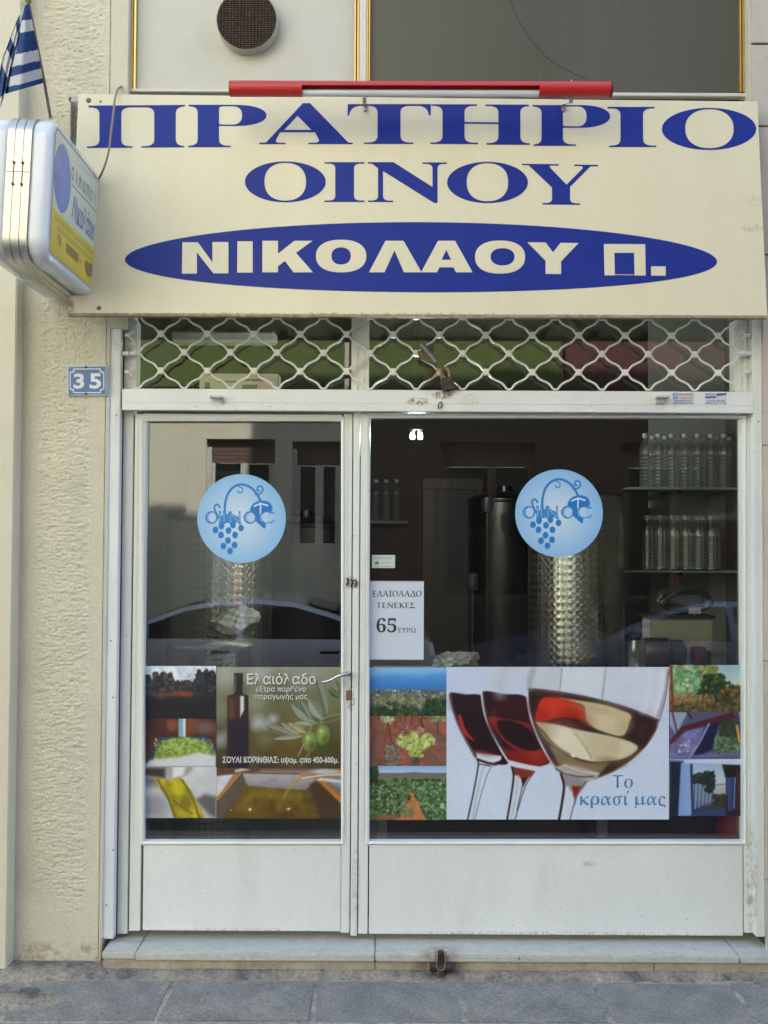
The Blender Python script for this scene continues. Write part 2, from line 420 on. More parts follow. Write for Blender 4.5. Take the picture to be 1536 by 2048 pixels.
WIREW = mat('white_lattice_paint', (.72, .71, .66), .4, var=.12, vscale=30, stains=[(tuple(W(890, 755, -.03)), (.09, .08, .06), (.30, .17, .09), 120, .42)])
ALU = mat('brushed_aluminium', (.50, .485, .44), .38, metal=.85, var=.06, vscale=12, stretch=(1, 1, .1))
PLASW = mat('bluish_white_plastic', (.62, .66, .72), .25, var=.03, coat=.4)
DARKIN = mat('interior_paint', (.30, .30, .27), .8, var=.1, vscale=2)
GLASS = glass_mat('window_glass', dust=.004)
PRINT = print_mat('printed_vinyl')
PAPERK = print_mat('printed_paper', .6, .3)
BLACKINK = mat('black_ink', (.03, .028, .035), .6)

# ================================================================== ground
ST = .083                                   # top of the marble step
g = MB().box(-60, 60, -70, 60, -.6, -.30).build('ground', mat('bare_ground', (.2, .18, .15), .9)); tag(g, kind='structure')
g = MB().box(-40, 40, -7.2, -1.75, -.296, -.22).build('road', mat('asphalt', (.055, .055, .058), .85, var=.25, vscale=12, bump=.004, bscale=150)); tag(g, kind='structure')
g = MB().box(-40, 40, -9, -7.2, -.296, -.06).build('far_pavement', SLAB); tag(g, kind='structure')
g = MB().box(-40, 40, -1.75, -1.6, -.296, -.012).build('kerb', mat('kerb_stone', (.3, .3, .29), .8, var=.15), bevel=.015); tag(g, kind='structure')
# bed of the near pavement, then slabs laid on it
g = MB().box(-40, 40, -1.6, .2, -.296, -.001).build('pavement', MORTAR); tag(g, kind='structure')
mb = MB(); rnd = random.Random(3)
rows = [(-.505, -.172), (-.845, -.512), (-1.185, -.852), (-1.53, -1.192)]
for ri, (ya, yb) in enumerate(rows):
    x = -5.02 + (.27 if ri % 2 else 0) - .005
    xs = [-1.85, -1.32, -.782, -.247, .288, .795, 1.315, 1.84] if ri == 0 else [(-2.1 + .53*k + .21*ri) for k in range(9)]
    for a, b in zip(xs[:-1], xs[1:]):
        j = lambda s=.006: rnd.uniform(-s, s)
        h = .002 + j(.002); k = .0075
        q = [(a+k+j(), ya+k+j(.004)), (b-k+j(), ya+k+j(.004)), (b-k+j(), yb-k+j(.004)), (a+k+j(), yb-k+j(.004))]
        mb.add([(px, py, -.014) for px, py in q] + [(px, py, h+j(.001)) for px, py in q], [(0,3,2,1), (4,5,6,7), (0,1,5,4), (1,2,6,5), (2,3,7,6), (3,0,4,7)])
    for s in (-1, 1):
        mb.box(*(sorted((s*40, s*2.2))), ya, yb, -.014, .001)
o = mb.build('paving_slabs', SLAB, bevel=.004); tag(o, kind='structure')
# rough mortar skirt heaped against the step and the wall foot
X, Y = np.meshgrid(np.linspace(-1.75, 1.9, 420), np.linspace(-.255, -.03, 46))
lim = -.135 - .05*(fbm(X*1000, Y*0, 260, 31)-.2) - .045*np.clip((-1.0-X)/.3, 0, 1) - .03*fbm(X*1000, Y*0, 40, 33)
Hh = np.clip((Y-lim)/.03, -.6, 1); Z = -.002 + .016*Hh + .008*np.clip((Y+.19)/.06, 0, 1) + .007*(fbm(X*1000, Y*1000, 22, 35)-.5)*np.clip(Hh+.3, 0, 1)
ny, nx = X.shape; ii = np.arange(ny*nx).reshape(ny, nx)
q = np.stack([ii[:-1, :-1], ii[:-1, 1:], ii[1:, 1:], ii[1:, :-1]], -1).reshape(-1, 4)
o = grid_object('mortar_skirt', np.stack([X, Y, Z], -1).reshape(-1, 3), q, None, mat('crumbling_mortar', (.34, .295, .225), .95, grain=(70, .35), var=.35, vscale=18, bump=.005, bscale=110, c2=(.13, .12, .11), c2thr=(.42, .62), c2scale=9), smooth=True)
tag(o, kind='structure')

def patch(name, x0, x1, y0, y1, shape, amp, seed, base):
    X, Y = np.meshgrid(np.linspace(x0, x1, 150), np.linspace(y0, y1, 110)); m = np.clip(shape(X, Y) + .7*(fbm(X*1000, Y*1000, 90, seed)-.5) + .35*(fbm(X*1000, Y*1000, 25, seed+3)-.5), -.3, 1)
    Z = base + amp*np.clip(m*2.2, -.4, 1) + .007*(fbm(X*1000, Y*1000, 16, seed+5)-.5)*(m > 0)
    ny, nx = X.shape; ii = np.arange(ny*nx).reshape(ny, nx); q = np.stack([ii[:-1, :-1], ii[:-1, 1:], ii[1:, 1:], ii[1:, :-1]], -1).reshape(-1, 4)
    o = grid_object(name, np.stack([X, Y, Z], -1).reshape(-1, 3), q, None, bpy.data.materials['crumbling_mortar'], smooth=True); tag(o, kind='structure')
patch('mortar_patch', -1.75, -1.05, -.52, -.10, lambda X, Y: .62-np.hypot((X+1.36)/.30, (Y+.33)/.20), .015, 51, -.002)
patch('mortar_patch', 1.15, 1.80, -.36, -.10, lambda X, Y: .5-np.hypot((X-1.46)/.22, (Y+.21)/.11), .012, 57, -.002)

# ================================================================== shop building
B = thing('shop_building', 'cream plastered street front with the glazed wine shop on its ground floor', 'building')
YW = -.05
mb = MB()
mb.box(-8, -1.60, YW, 8, -.05, 10.3)                         # masses left, right and above, rear behind
mb.box(2.13, 3.0, YW, 8, -.05, 11.9); mb.box(1.62, 2.13, YW, .25, -.05, 3.16)
mb.box(3.0, 9, YW+.01, 8, -.05, 11.9)
mb.box(-1.60, -.72, .06, 8, 3.16, 10.3); mb.box(-.72, 2.13, .06, 8, 3.16, 11.9); mb.box(-1.60, 2.13, 3.72, 8, -.05, 3.16)
mb.box(-1.60, 1.62, .10, .25, 2.64, 3.16)
mb.box(-1.60, 1.62, -.04, .10, 3.95, 5.2)
mb.build('wall', CREAM, B)
# room inside
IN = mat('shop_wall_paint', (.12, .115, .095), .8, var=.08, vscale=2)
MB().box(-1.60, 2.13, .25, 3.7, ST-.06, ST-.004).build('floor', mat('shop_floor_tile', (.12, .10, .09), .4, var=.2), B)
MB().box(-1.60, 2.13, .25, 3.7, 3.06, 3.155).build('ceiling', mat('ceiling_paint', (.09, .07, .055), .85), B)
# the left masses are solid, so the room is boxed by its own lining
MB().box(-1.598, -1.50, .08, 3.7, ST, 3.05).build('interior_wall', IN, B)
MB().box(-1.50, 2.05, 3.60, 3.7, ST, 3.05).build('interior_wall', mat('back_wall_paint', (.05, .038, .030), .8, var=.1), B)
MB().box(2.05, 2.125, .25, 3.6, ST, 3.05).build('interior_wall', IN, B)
# combed stucco panel, real relief
xa, xb = rx(-40, 1024, YW), rx(206, 1200, YW)
X, Z = np.meshgrid(np.linspace(xa, xb, 210), np.linspace(-.03, 3.97, 1500))
mm = X*1000; zz = Z*1000
ridge = fbm(mm*.30, zz + 5*vnoise(mm, zz, 70, 8), 8.0, 11, 3) - .5
pit = vnoise(mm*.45, zz, 9, 15) - .5
x0t, x1t = rx(66, 1200, YW), rx(186, 1200, YW)
msk = np.clip((X-x0t)/.03, 0, 1)*np.clip((x1t-X + .05*np.clip(Z-2.5, 0, .6))/.03, 0, 1)*np.clip((Z-.20+.05*np.sin(X*30))/.1, 0, 1)
Yd = YW - .004*0 - msk*(.0072*ridge + .006*np.clip(pit, -.5, .0)) - msk*.0018*(vnoise(mm, zz, 5.2, 41)-.5)*2 - .0015*(fbm(mm, zz, 40, 19)-.5)
ny, nx = X.shape; ii = np.arange(ny*nx).reshape(ny, nx)
q = np.stack([ii[:-1, :-1], ii[:-1, 1:], ii[1:, 1:], ii[1:, :-1]], -1).reshape(-1, 4)
grid_object('stucco_panel', np.stack([X, Yd-.006, Z], -1).reshape(-1, 3), q, None, PLASTER, B, smooth=True)
mb = MB(); mb.box(xb-.001, rx(258, 100, YW), YW-.004, .1, rz(206, 632, YW)-.05, 3.96)
mb.box(xb-.001, rx(212, 1200, YW), YW-.004, .1, -.01, rz(206, 632, YW)-.05)
mb.build('reveal_strip', CREAM, B, bevel=.003)
# projecting pilaster at far left
pil = MB(); pil.box(-2.4, rx(27, 1000, -.13), -.13, YW, -.02, 4.2); pil.build('pilaster', PILAST, B, bevel=.004)
# right hand side
mb = MB(); mb.box(rx(1496, 100, -.05), rx(1504, 100, -.05), -.05, .1, 2.6, 3.96); mb.build('reveal_strip', CREAM, B)
mb = MB(); xr0 = rx(1504, 300, -.062)
for za, zb in ((rz(1520, 86, -.06), 4.2), (rz(1520, 251, -.06), rz(1520, 90, -.06)), (rz(1520, 508, -.06), rz(1520, 254, -.06)), (2.05, rz(1520, 511, -.06)), (1.2, 2.047), (.35, 1.197), (-.01, .347)):
    mb.box(xr0 if za > 2.3 else rx(1529, 1200, -.062), 2.6, -.062, -.045, za, zb)
mb.build('stone_cladding', STONE, B, bevel=.002)
mb = MB(); mb.box(rx(1527, 1200, -.03), 1.63, -.03, .1, ST, 2.64); mb.build('reveal_strip', mat('dark_gap', (.05, .045, .04), .9), B)
# marble step and its riser
yn = -.137
xl = rx(205, 1890, yn+.02)
mb = MB()
cuts = [xl, rx(270, 1890, yn), rx(750, 1890, yn), rx(1480, 1890, yn), 2.6]
for k, (a, b) in enumerate(zip(cuts[:-1], cuts[1:])):
    mb.box(a+(.001 if k else 0), b-.001, yn + (.012 if k == 0 else 0), .25, ST-.026, ST)
mb.build('step', MARBLE, B, bevel=.004)
mb = MB()
for a, b in zip([xl+.004, rx(750, 1930, yn), rx(1310, 1930, yn)], [rx(750, 1930, yn), rx(1310, 1930, yn), 2.6]):
    mb.box(a+.001, b-.001, yn+.013, .2, -.01, ST-.0265)
mb.build('riser', MARBLE2, B, bevel=.002)

# ---- shopfront frame members
zt = rz(700, 826, 0)                       # top of door and window leaves
zdoor = rz(480, 1866, 0)
FR = MB()
FR.bxp(240, 630, 262, 1868, .004, .07)      # left jamb
FR.bxp(704, 822, 717, 1872, -.004, .07)     # post between door and window
FR.bxp(703, 630, 738, 800, .002, .07)       # transom mullion
FR.bxp(710, 630, 716, 800, -.003, .01); FR.bxp(724, 630, 729, 800, -.003, .01)
FR.bxp(246, 780, 1507, 825, .010, .07)      # transom bar behind the shutter's bottom rail
FR.bxp(262, 640, 273, 800, .003, .07); FR.bxp(1470, 640, 1507, 800, .003, .07); FR.bxp(1478, 640, 1483, 800, -.002, .01); FR.bxp(1490, 640, 1494, 800, -.002, .01)
a, b, c, d = rect(246, 600, 1507, 640, .005); FR.box(a, b, .005, .1, 2.60, 2.645)
FR.build('shopfront_frame', WHITE, B, bevel=.002)
# transom panes
for (p0, p1) in ((274, 703), (738, 1470)):
    a, b, c, d = rect(p0, 640, p1, 780, .012); MB().box(a, b, .012, .018, c-.02, 2.60).build('transom_pane', GLASS, B)
# door
D = MB()
a, b, c, d = rect(264, 828, 286, 1862, 0)
D.bxp(264, 828, 286, 1862, 0, .05); D.bxp(684, 828, 702, 1866, 0, .05); D.bxp(286, 828, 684, 841, .001, .05)
D.bxp(286, 1690, 684, 1862, .002, .05)
D.bxp(270, 832, 273, 1684, -.003, .005); D.bxp(691, 832, 694, 1684, -.003, .005)
door = D.build('door', WHITE, B, bevel=.002)
def bead(mb, x0, y0, x1, y1, bw, yf, yb, top=False):
    """mitred glazing bead round a pane"""
    o_ = [W(x0-bw, y0-bw, yf+.012), W(x1+bw, y0-bw, yf+.012), W(x1+bw, y1+bw, yf+.012), W(x0-bw, y1+bw, yf+.012)]
    i_ = [W(x0, y0, yf), W(x1, y0, yf), W(x1, y1, yf), W(x0, y1, yf)]
    m_ = [W(x0-bw*.5, y0-bw*.5, yf-.004), W(x1+bw*.5, y0-bw*.5, yf-.004), W(x1+bw*.5, y1+bw*.5, yf-.004), W(x0-bw*.5, y1+bw*.5, yf-.004)]
    bk = [q + np.array([0, yb-yf, 0]) for q in i_]
    fs = []
    for k in range(4):
        j = (k+1) % 4; fs += [(k, j, 4+j, 4+k), (4+k, 4+j, 8+j, 8+k), (8+k, 8+j, 12+j, 12+k)]
    mb.add(o_+m_+i_+bk, fs)
mb = MB(); bead(mb, 287, 842, 682, 1683, 9, -.004, .03); mb.build('glazing_bead', WHITE, door)
a, b, c, d = rect(280, 836, 689, 1690, .03); MB().box(a, b, .03, .036, c, d).build('glass_pane', GLASS, door)
# lever handle, lock
hd = MB(); p = lambda x, y, yy: tuple(W(x, y, yy))
hd.tube([p(697, 1348, 0), p(697, 1348, -.045)], .009, 12)
hd.tube([p(698, 1348, -.045), p(690, 1349, -.05), p(676, 1352, -.052), p(662, 1360, -.05), p(650, 1364, -.05), p(643, 1363, -.05)], [.010, .009, .0075, .007, .0065, .005], 10)
hd.build('handle', mat('worn_chrome', (.55, .55, .55), .22, metal=1), door, smooth=True)
mb = MB(); mb.bxp(692, 1381, 702, 1401, -.004, .01); mb.build('lock_plate', mat('rusty_plate', (.22, .12, .08), .6, metal=.3, var=.5, vscale=90), door, bevel=.001)
mb = MB()
for px in ((694, 1163), (703, 1165), (711, 1167)):
    mb.tube([p(px[0], px[1]-7, -.006), p(px[0]+3, px[1]-2, -.018), p(px[0]-1, px[1]+8, -.006)], .003, 6)
mb.build('hasp', DARKM, door)
# display window
Wn = MB(); Wn.bxp(719, 828, 738, 1868, 0, .05); Wn.bxp(1486, 828, 1506, 1866, 0, .05); Wn.bxp(738, 828, 1486, 835, .001, .05)
Wn.bxp(738, 1690, 1486, 1870, .002, .05); Wn.bxp(728, 832, 731, 1684, -.003, .005)
win = Wn.build('display_window', WHITE, B, bevel=.002)
mb = MB(); bead(mb, 738.5, 836, 1487, 1683, 9, -.004, .03); mb.build('glazing_bead', WHITE, win)
a, b, c, d = rect(732, 830, 1492, 1690, .03); MB().box(a, b, .03, .036, c, d).build('glass_pane', GLASS, win)
# lintel zone above the sign: white panel and dark pane in gilt beads
mb = MB(); mb.bxp(255, -40, 735, 183, .0, .06); mb.build('blank_panel', mat('greyish_white_panel', (.54, .53, .455), .5, var=.06, vscale=2.5, c2=(.46, .44, .36), c2thr=(.5, .8), c2scale=1.8), B)
mb = MB(); mb.bxp(735, -40, 1500, 190, .004, .06)
mb.build('frosted_pane', mat('dusty_dark_glass', (.085, .086, .066), .35, var=.15, vscale=2, c2=(.12, .12, .10), c2thr=(.58, .8), c2scale=9, stretch=(1, 1, .12), spec=.4), B)
mb = MB()
mb.bxp(256, 178, 735, 184, -.030, .0); mb.bxp(735, 184, 1499, 191, -.026, .004)
mb.bxp(719, -40, 733, 180, -.022, .0); mb.bxp(257, -40, 262, 178, -.018, 0); mb.bxp(1490, -40, 1497, 186, -.018, .004)
mb.build('upper_frame', mat('cream_white_frame', (.62, .60, .53), .4, var=.08), B, bevel=.002)
mb = MB()
for x0, x1 in ((262.5, 266), (268, 272), (709, 712), (714.5, 718), (733.5, 736), (737.5, 740), (1480, 1483), (1485.5, 1489.5)):
    mb = MB(); mb.bxp(x0, -40, x1, 178 if x0 < 720 else 184, -.016, .004); mb.build('gilt_bead', BRASS, B, bevel=.0015)
for a_, b_, c_ in ((266.2, 267.8, 178), (1483.2, 1485.3, 184), (712.2, 714.3, 178)):
    mb = MB(); mb.bxp(a_, -40, b_, c_, -.006, .0); mb.build('bead_groove', mat('dark_groove', (.07, .05, .03), .7), B)

# ================================================================== rolling grille
G = thing('rolling_grille', 'white wire lattice security grille pulled up above the shop door', 'security grille')
YG = -.030
cols_B = 322.0; dx = 92.83; rowy = [633, 669.5, 706.5, 743.5, 779]
u_ = [(0, .035), (.08, .04), (.14, .12), (.20, .24), (.28, .35), (.38, .43), (.5, .5), (.62, .57), (.72, .65), (.80, .76), (.86, .88), (.92, .96), (1, .965)]
clip_m = []
for k in range(-1, 4):                       # wire k snakes between lattice rows k and k+1
    pts = []
    y0 = rowy[k] if k >= 0 else 596; y1 = rowy[k+1]
    if k == -1: continue
    n0 = cols_B if k % 2 == 1 else cols_B + dx/2   # columns where this wire touches its upper row
    xs0 = n0 - dx
    for j in range(0, 30):
        xa_ = xs0 + j*dx/2; up = j % 2 == 0
        for (u, v) in u_[:-1]:
            px = xa_ + u*dx/2
            if px < 268 or px > 1487: continue
            vv = v if up else 1-v
            yy = y0 + (y1-y0)*vv
            if k == 3: yy = min(yy, 778)
            pts.append(tuple(W(px, yy + (px-768)*.004, YG)))
    # straight tails into the side guides
    y_l = y0 + (y1-y0)*.5
    MB().tube(pts, .0043, 7).build('lattice_wire', WIREW, G, smooth=True)
first = None
for k in range(0, 4):
    base = cols_B if k % 2 == 1 else cols_B + dx/2
    for j in range(-1, 14):
        px = base + j*dx
        if px < 290 or px > 1470: continue
        c = W(px, rowy[k] + (px-768)*.004, YG)
        if first is None:
            first = MB().box(-.0115, .0115, -.0095, .008, -.0125, .0125).build('clip', WIREW, G, bevel=.002); first.location = c
        else:
            q = first.copy(); col.objects.link(q); q.parent = G; q.location = c
for s, x0 in ((1, 250), (-1, 1500)):
    for yy in (671, 744):
        mb = MB(); mb.tube([p(x0, yy, YG), p(x0+s*9, yy, YG)], .007, 8); mb.tube([p(x0+s*7, yy, YG), p(x0+s*16, yy-9, YG)], .0035, 6); mb.tube([p(x0+s*7, yy, YG), p(x0+s*16, yy+9, YG)], .0035, 6)
        mb.build('end_sleeve', WIREW, G, smooth=True)
    mb = MB(); mb.tube([p(x0-s*4, 707, YG), p(x0+s*8, 707, YG)], .009, 10); mb.tube([p(x0+s*12, 707, YG), p(x0+s*22, 707, YG)], .009, 10); mb.tube([p(x0, 707, YG), p(x0+s*30, 707, YG)], .005, 8)
    mb.build('end_sleeve', WIREW, G, smooth=True)
mb = MB(); mb.bxp(244, 781, 1508, 823, -.046, -.012); mb.bxp(244, 806, 1508, 807.5, -.048, -.03)
bar = mb.build('bottom_bar', BARW, G, bevel=.002)
mb = MB()
for rx_ in (390, 540, 725, 1015, 1180, 1350): MB().lathe([(.004, 0), (.004, .002), (.002, .004)], tuple(W(rx_, 812, -.046)), 10, 'y').build('rivet', BARW, bar)
for bx_ in (430, 1326):
    mb = MB(); s = -1 if bx_ < 800 else 1
    mb.bxp(bx_-12, 791, bx_+14, 795, -.085, -.045); mb.bxp(bx_+s*-14, 795, bx_+s*-10, 806, -.06, -.045) if s < 0 else mb.bxp(bx_-14, 796, bx_+6, 806, -.062, -.045)
    mb.build('lift_tab', mat('grey_white_metal', (.50, .50, .47), .4, var=.2, vscale=50), bar, bevel=.001)
mb = MB(); mb.tube(cr([p(877, 818, -.05), p(877, 810, -.055), p(881, 804, -.056), p(884, 807, -.055), p(882, 816, -.05)], 4), .0022, 6)
mb.build('lock_ring', DARKM, bar)
mb = MB(); mb.bxp(207, 628, 235, 1878, -.045, .0); mb.bxp(207, 628, 213, 1878, -.052, -.044)
mb.build('guide_rail', WHITE_RAIL, G, bevel=.0025)
mb = MB(); mb.bxp(236.5, 628, 240, 1872, -.012, .03); mb.build('guide_slot', mat('slot_black', (.02, .02, .02), .8), G)
mb = MB(); mb.bxp(1509, 628, 1527, 1874, -.045, .0); mb.bxp(1522, 660, 1527, 1874, -.05, -.044); mb.build('guide_rail', WHITE, G, bevel=.0025)
for px, py in ((233, 830), (222, 1282), (226, 1395), (1517, 843), (213, 1810), (226, 1700)): MB().lathe([(.003, 0), (.003, .001)], tuple(W(px, py, -.0455)), 8, 'y').build('screw', DARKM, G)
mb = MB(); mb.bxp(226, 685, 245, 688, -.056, -.044); mb.bxp(226, 688, 243, 697, -.050, -.044); mb.build('rail_bracket', WHITE_RAIL, G, bevel=.001)

# padlock and the lock hung on the grille
L = thing('padlock', 'rusty dark padlock hanging from the bottom of the lattice', 'padlock', loc=tuple(W(893, 778, -.06)))
lo = W(893, 765, -.062)
def at(o, parent): o.parent = parent; o.matrix_parent_inverse = Matrix.Translation(-Vector(parent.location)); return o
mb = MB(); mb.box(-.026, .026, -.014, .014, -.030, .026)
ob = mb.build('body', DARKM, bevel=.006); ob.location = tuple(W(895, 768, -.062)); ob.rotation_euler = (0, R(-14), 0); at(ob, L)
mb = MB(); mb.tube(cr([p(884, 758, -.062), p(883, 742, -.058), p(889, 736, -.05), p(897, 739, -.055), p(899, 757, -.062)], 5), .005, 8)
at(mb.build('shackle', mat('rusty_shackle', (.20, .13, .09), .5, metal=.6, var=.4, vscale=80), smooth=True), L)
L = thing('cylinder_lock', 'brown cylindrical lock clipped slantwise on the lattice above the padlock', 'lock', loc=tuple(W(858, 725, -.05)))
mb = MB(); mb.tube([p(842, 688, -.058), p(872, 724, -.058)], .0135, 16)
at(mb.build('barrel', mat('dull_steel', (.22, .21, .20), .35, metal=.9, var=.3, vscale=60), smooth=True), L)
mb = MB(); mb.prism([[(834, 704), (848, 697), (866, 722), (858, 728), (838, 716)]], fy(-.03), .02)
at(mb.build('clamp', mat('rusty_brown_clamp', (.17, .11, .06), .6, metal=.4, var=.5, vscale=70), bevel=.002), L)

# ================================================================== sign board
yt, yb_ = -.125, -.215
zt_, zb_ = rz(840, 195, yt), rz(840, 629, yb_)
SP0 = np.array([0, yt, zt_]); SDIR = np.array([0, yb_-yt, zb_-zt_]); SN = np.cross(SDIR, [1, 0, 0]); SN = SN/np.linalg.norm(SN)
if SN[1] > 0: SN = -SN
def fs(a, b, d): return WP(a, b, SP0, SN) + SN*d
S = thing('shop_sign', 'long cream sign board with blue Greek lettering above the shop window', 'sign board')
cs = [fs(157.5, 188, 0), fs(1515, 203, 0), fs(1534, 631, 0), fs(136, 626, 0)]
xl_, xr_ = (cs[0][0]+cs[3][0])/2, (cs[1][0]+cs[2][0])/2
cs = [np.array([xl_, *cs[0][1:]]), np.array([xr_, *cs[1][1:]]), np.array([xr_, *cs[2][1:]]), np.array([xl_, *cs[3][1:]])]
mb = MB(); bk = [c - SN*.004 for c in cs]
mb.add(cs+bk, [(0,1,2,3), (7,6,5,4), (0,4,5,1), (1,5,6,2), (2,6,7,3), (3,7,4,0)])
mb.build('panel', SIGNC, S)
mb = MB(); dn = (cs[3]-cs[0])/np.linalg.norm(cs[3]-cs[0])
e = [cs[3]+dn*.0005, cs[2]+dn*.0005, cs[2]+dn*.010, cs[3]+dn*.010]; e2 = [q+np.array([0, .03, 0]) for q in e]
mb.add(e+e2, [(0,1,2,3), (7,6,5,4), (0,4,5,1), (1,5,6,2), (2,6,7,3), (3,7,4,0)]); mb.build('bottom_edge', RUST, S)
mb = MB()
mb.box(xl_-.045, xl_-.038, YW-.05, YW, zt_-.50, zt_+.005); mb.box(xl_-.045, xl_+.02, YW-.05, YW-.044, zt_-.012, zt_+.008)
mb.box(xl_-.002, xl_+.0, -.11, -.06, zt_-.06, zt_); mb.build('support_frame', mat('painted_angle_iron', (.45, .42, .35), .6, var=.2, vscale=30), S)
for px, py, rr in ((177, 201, .010), (201, 203, .004), (198, 616, .008)): MB().lathe([(rr, 0), (rr, .002), (rr*.6, .006)], tuple(fs(px, py, .0)), 12, 'y').build('screw', mat('screw_head', (.16, .12, .10), .5, metal=.5), S)
F = (18, 12)
def GL(mb, outer, *holes, d=.0012): mb.prism([fillet(outer)]+[fillet(h) for h in holes], fs, d)
def serif_I(mb, x0, x1, s0, s1, y0, y1, b0=None, b1=None, h=2.8, r=(16, 9)):
    b0 = x0 if b0 is None else b0; b1 = x1 if b1 is None else b1
    GL(mb, [(x0, y0), (x1, y0), (x1, y0+h), (s1, y0+h, *r), (s1, y1-h, *r), (b1, y1-h), (b1, y1), (b0, y1), (b0, y1-h), (s0, y1-h, *r), (s0, y0+h, *r), (x0, y0+h)])
mb = MB(); h = 2.8; f = (19, 13)
GL(mb, [(177, 211.5), (370, 210), (370, 213), (351.6, 213.5, *f), (351.6, 291.5, *f), (368, 292), (368, 294.8), (283, 295.2), (283, 292.5), (308.6, 292.5, *f), (308.6, 214.5, *f), (242.5, 214.8, *f), (242.5, 292.8, *f), (265, 292.8), (265, 295.6), (174, 296), (174, 293), (199, 292.8, *f), (199, 215, *f), (177, 215)])
def serif_P(mb, x0, s0, s1, bx, xr, y0, ym, y1, xb0, xb1):
    yc = (y0+ym)/2; ry = (ym-y0)/2
    arc = sup(bx, yc, xr-bx, ry, 2.15, 26, -90, 90)
    GL(mb, [(x0, y0)] + arc + [(s1, ym), (s1, y1-h, *f), (xb1, y1-h), (xb1, y1), (xb0, y1), (xb0, y1-h), (s0, y1-h, *f), (s0, y0+h, *f), (x0, y0+h)],
       [(s1, y0+h, 10, 5)] + sup(bx-6, yc, (xr-bx)*.32, ry-2.6, 2.4, 20, -90, 90) + [(s1, ym-3, 4, 4)])
serif_P(mb, 377, 395.5, 438, 470, 533, 209.8, 252, 294.5, 376.6, 461.6)
GL(mb, [(606, 206.5), (620, 206.5), (697, 285.5), (705.5, 285.5), (705.5, 288.3), (617, 288.3), (617, 285.5), (641, 285.5, 12, 8), (630, 264.5), (560, 264.5), (549, 285.5, 10, 8), (571, 285.5), (571, 288.3), (518.5, 288.3), (518.5, 285.5), (532, 285.2)],
   [(568, 260), (623, 260), (595, 231.5)])
GL(mb, [(695.5, 208.5), (862, 208.5), (861, 231), (858, 231), (853, 211.8, 18, 14), (801, 211.8, *f), (801, 285.2, *f), (826.5, 285.2), (826.5, 288), (728, 288), (728, 285.2), (755, 285.2, *f), (755, 211.8, *f), (704, 211.8, 18, 14), (698, 231), (695, 231)])
GL(mb, [(863, 208.8), (954, 208.8), (954, 211.6), (929, 211.6, *f), (929, 244.3), (996.7, 244.8), (996.7, 212, *f), (971, 212), (971, 209.2), (1057.5, 209.6), (1057.5, 212.4), (1040.6, 212.4, *f), (1040.6, 286.6, *f), (1059, 286.8), (1059, 289.8), (973, 289.2), (973, 286.4), (996.7, 286.4, *f), (996.7, 248), (929, 247.5), (929, 285.4, *f), (956, 285.6), (956, 288.4), (861, 288), (861, 285.2), (885, 285.2, *f), (885, 211.6, *f), (863, 211.6)])
serif_P(mb, 1065, 1083, 1125.7, 1160, 1220, 210.3, 255.5, 291.8, 1067, 1152)
serif_I(mb, 1215, 1309, 1241, 1286, 214, 294.2, 1218, 1312.5, r=f)
GL(mb, sup(1418, 258, 94.3, 42, 2.0), sup(1418.8, 257.5, 48.5, 39, 2.25))
mb.build('blue_lettering', BLUE, S); mb = MB()
GL(mb, sup(570.7, 363.8, 80.8, 40.8, 2.0), sup(570.5, 363.6, 41.5, 37.8, 2.3))
serif_I(mb, 649, 729, 670.5, 708, 324.5, 404, r=(14, 9))
f2 = (13, 9)
GL(mb, [(736, 324.5), (787, 324.5), (865, 374), (865, 327.8, *f2), (845, 327.8), (845, 325), (894, 325), (894, 327.8), (875, 327.8, *f2), (875, 405.8), (868, 405.8), (766, 342), (766, 401.3, *f2), (786, 401.5), (786, 404.3), (736, 404), (736, 401.2), (756, 401.2, *f2), (756, 336.5), (744, 327.5), (736, 327.3)])
GL(mb, sup(975, 365, 80.8, 41.2, 2.0), sup(974.8, 364.6, 41.5, 38, 2.3))
GL(mb, [(1044, 327.6), (1117.5, 328.6), (1117.5, 331.4), (1096, 331.2, 8, 8), (1133, 369.5), (1170, 332.2, 12, 6), (1148.6, 332), (1148.6, 329.2), (1196, 330), (1196, 332.8), (1181, 332.8), (1140, 374), (1140, 406.8, *f2), (1160, 407), (1160, 409.8), (1085, 409), (1085, 406.2), (1104, 406.4, *f2), (1104, 375), (1057, 330.5), (1044, 330.4)])
mb.build('blue_lettering', BLUE, S)
mb = MB(); mb.prism([sup(842, 514.5, 592, 70, 2.0, 110)], lambda a, b, d: fs(a, b + (a-842)*.0035 + 7*((a-842)/592)**2, d), .0012); mb.build('blue_ellipse', BLUE, S)
mb = MB(); dd = .0024
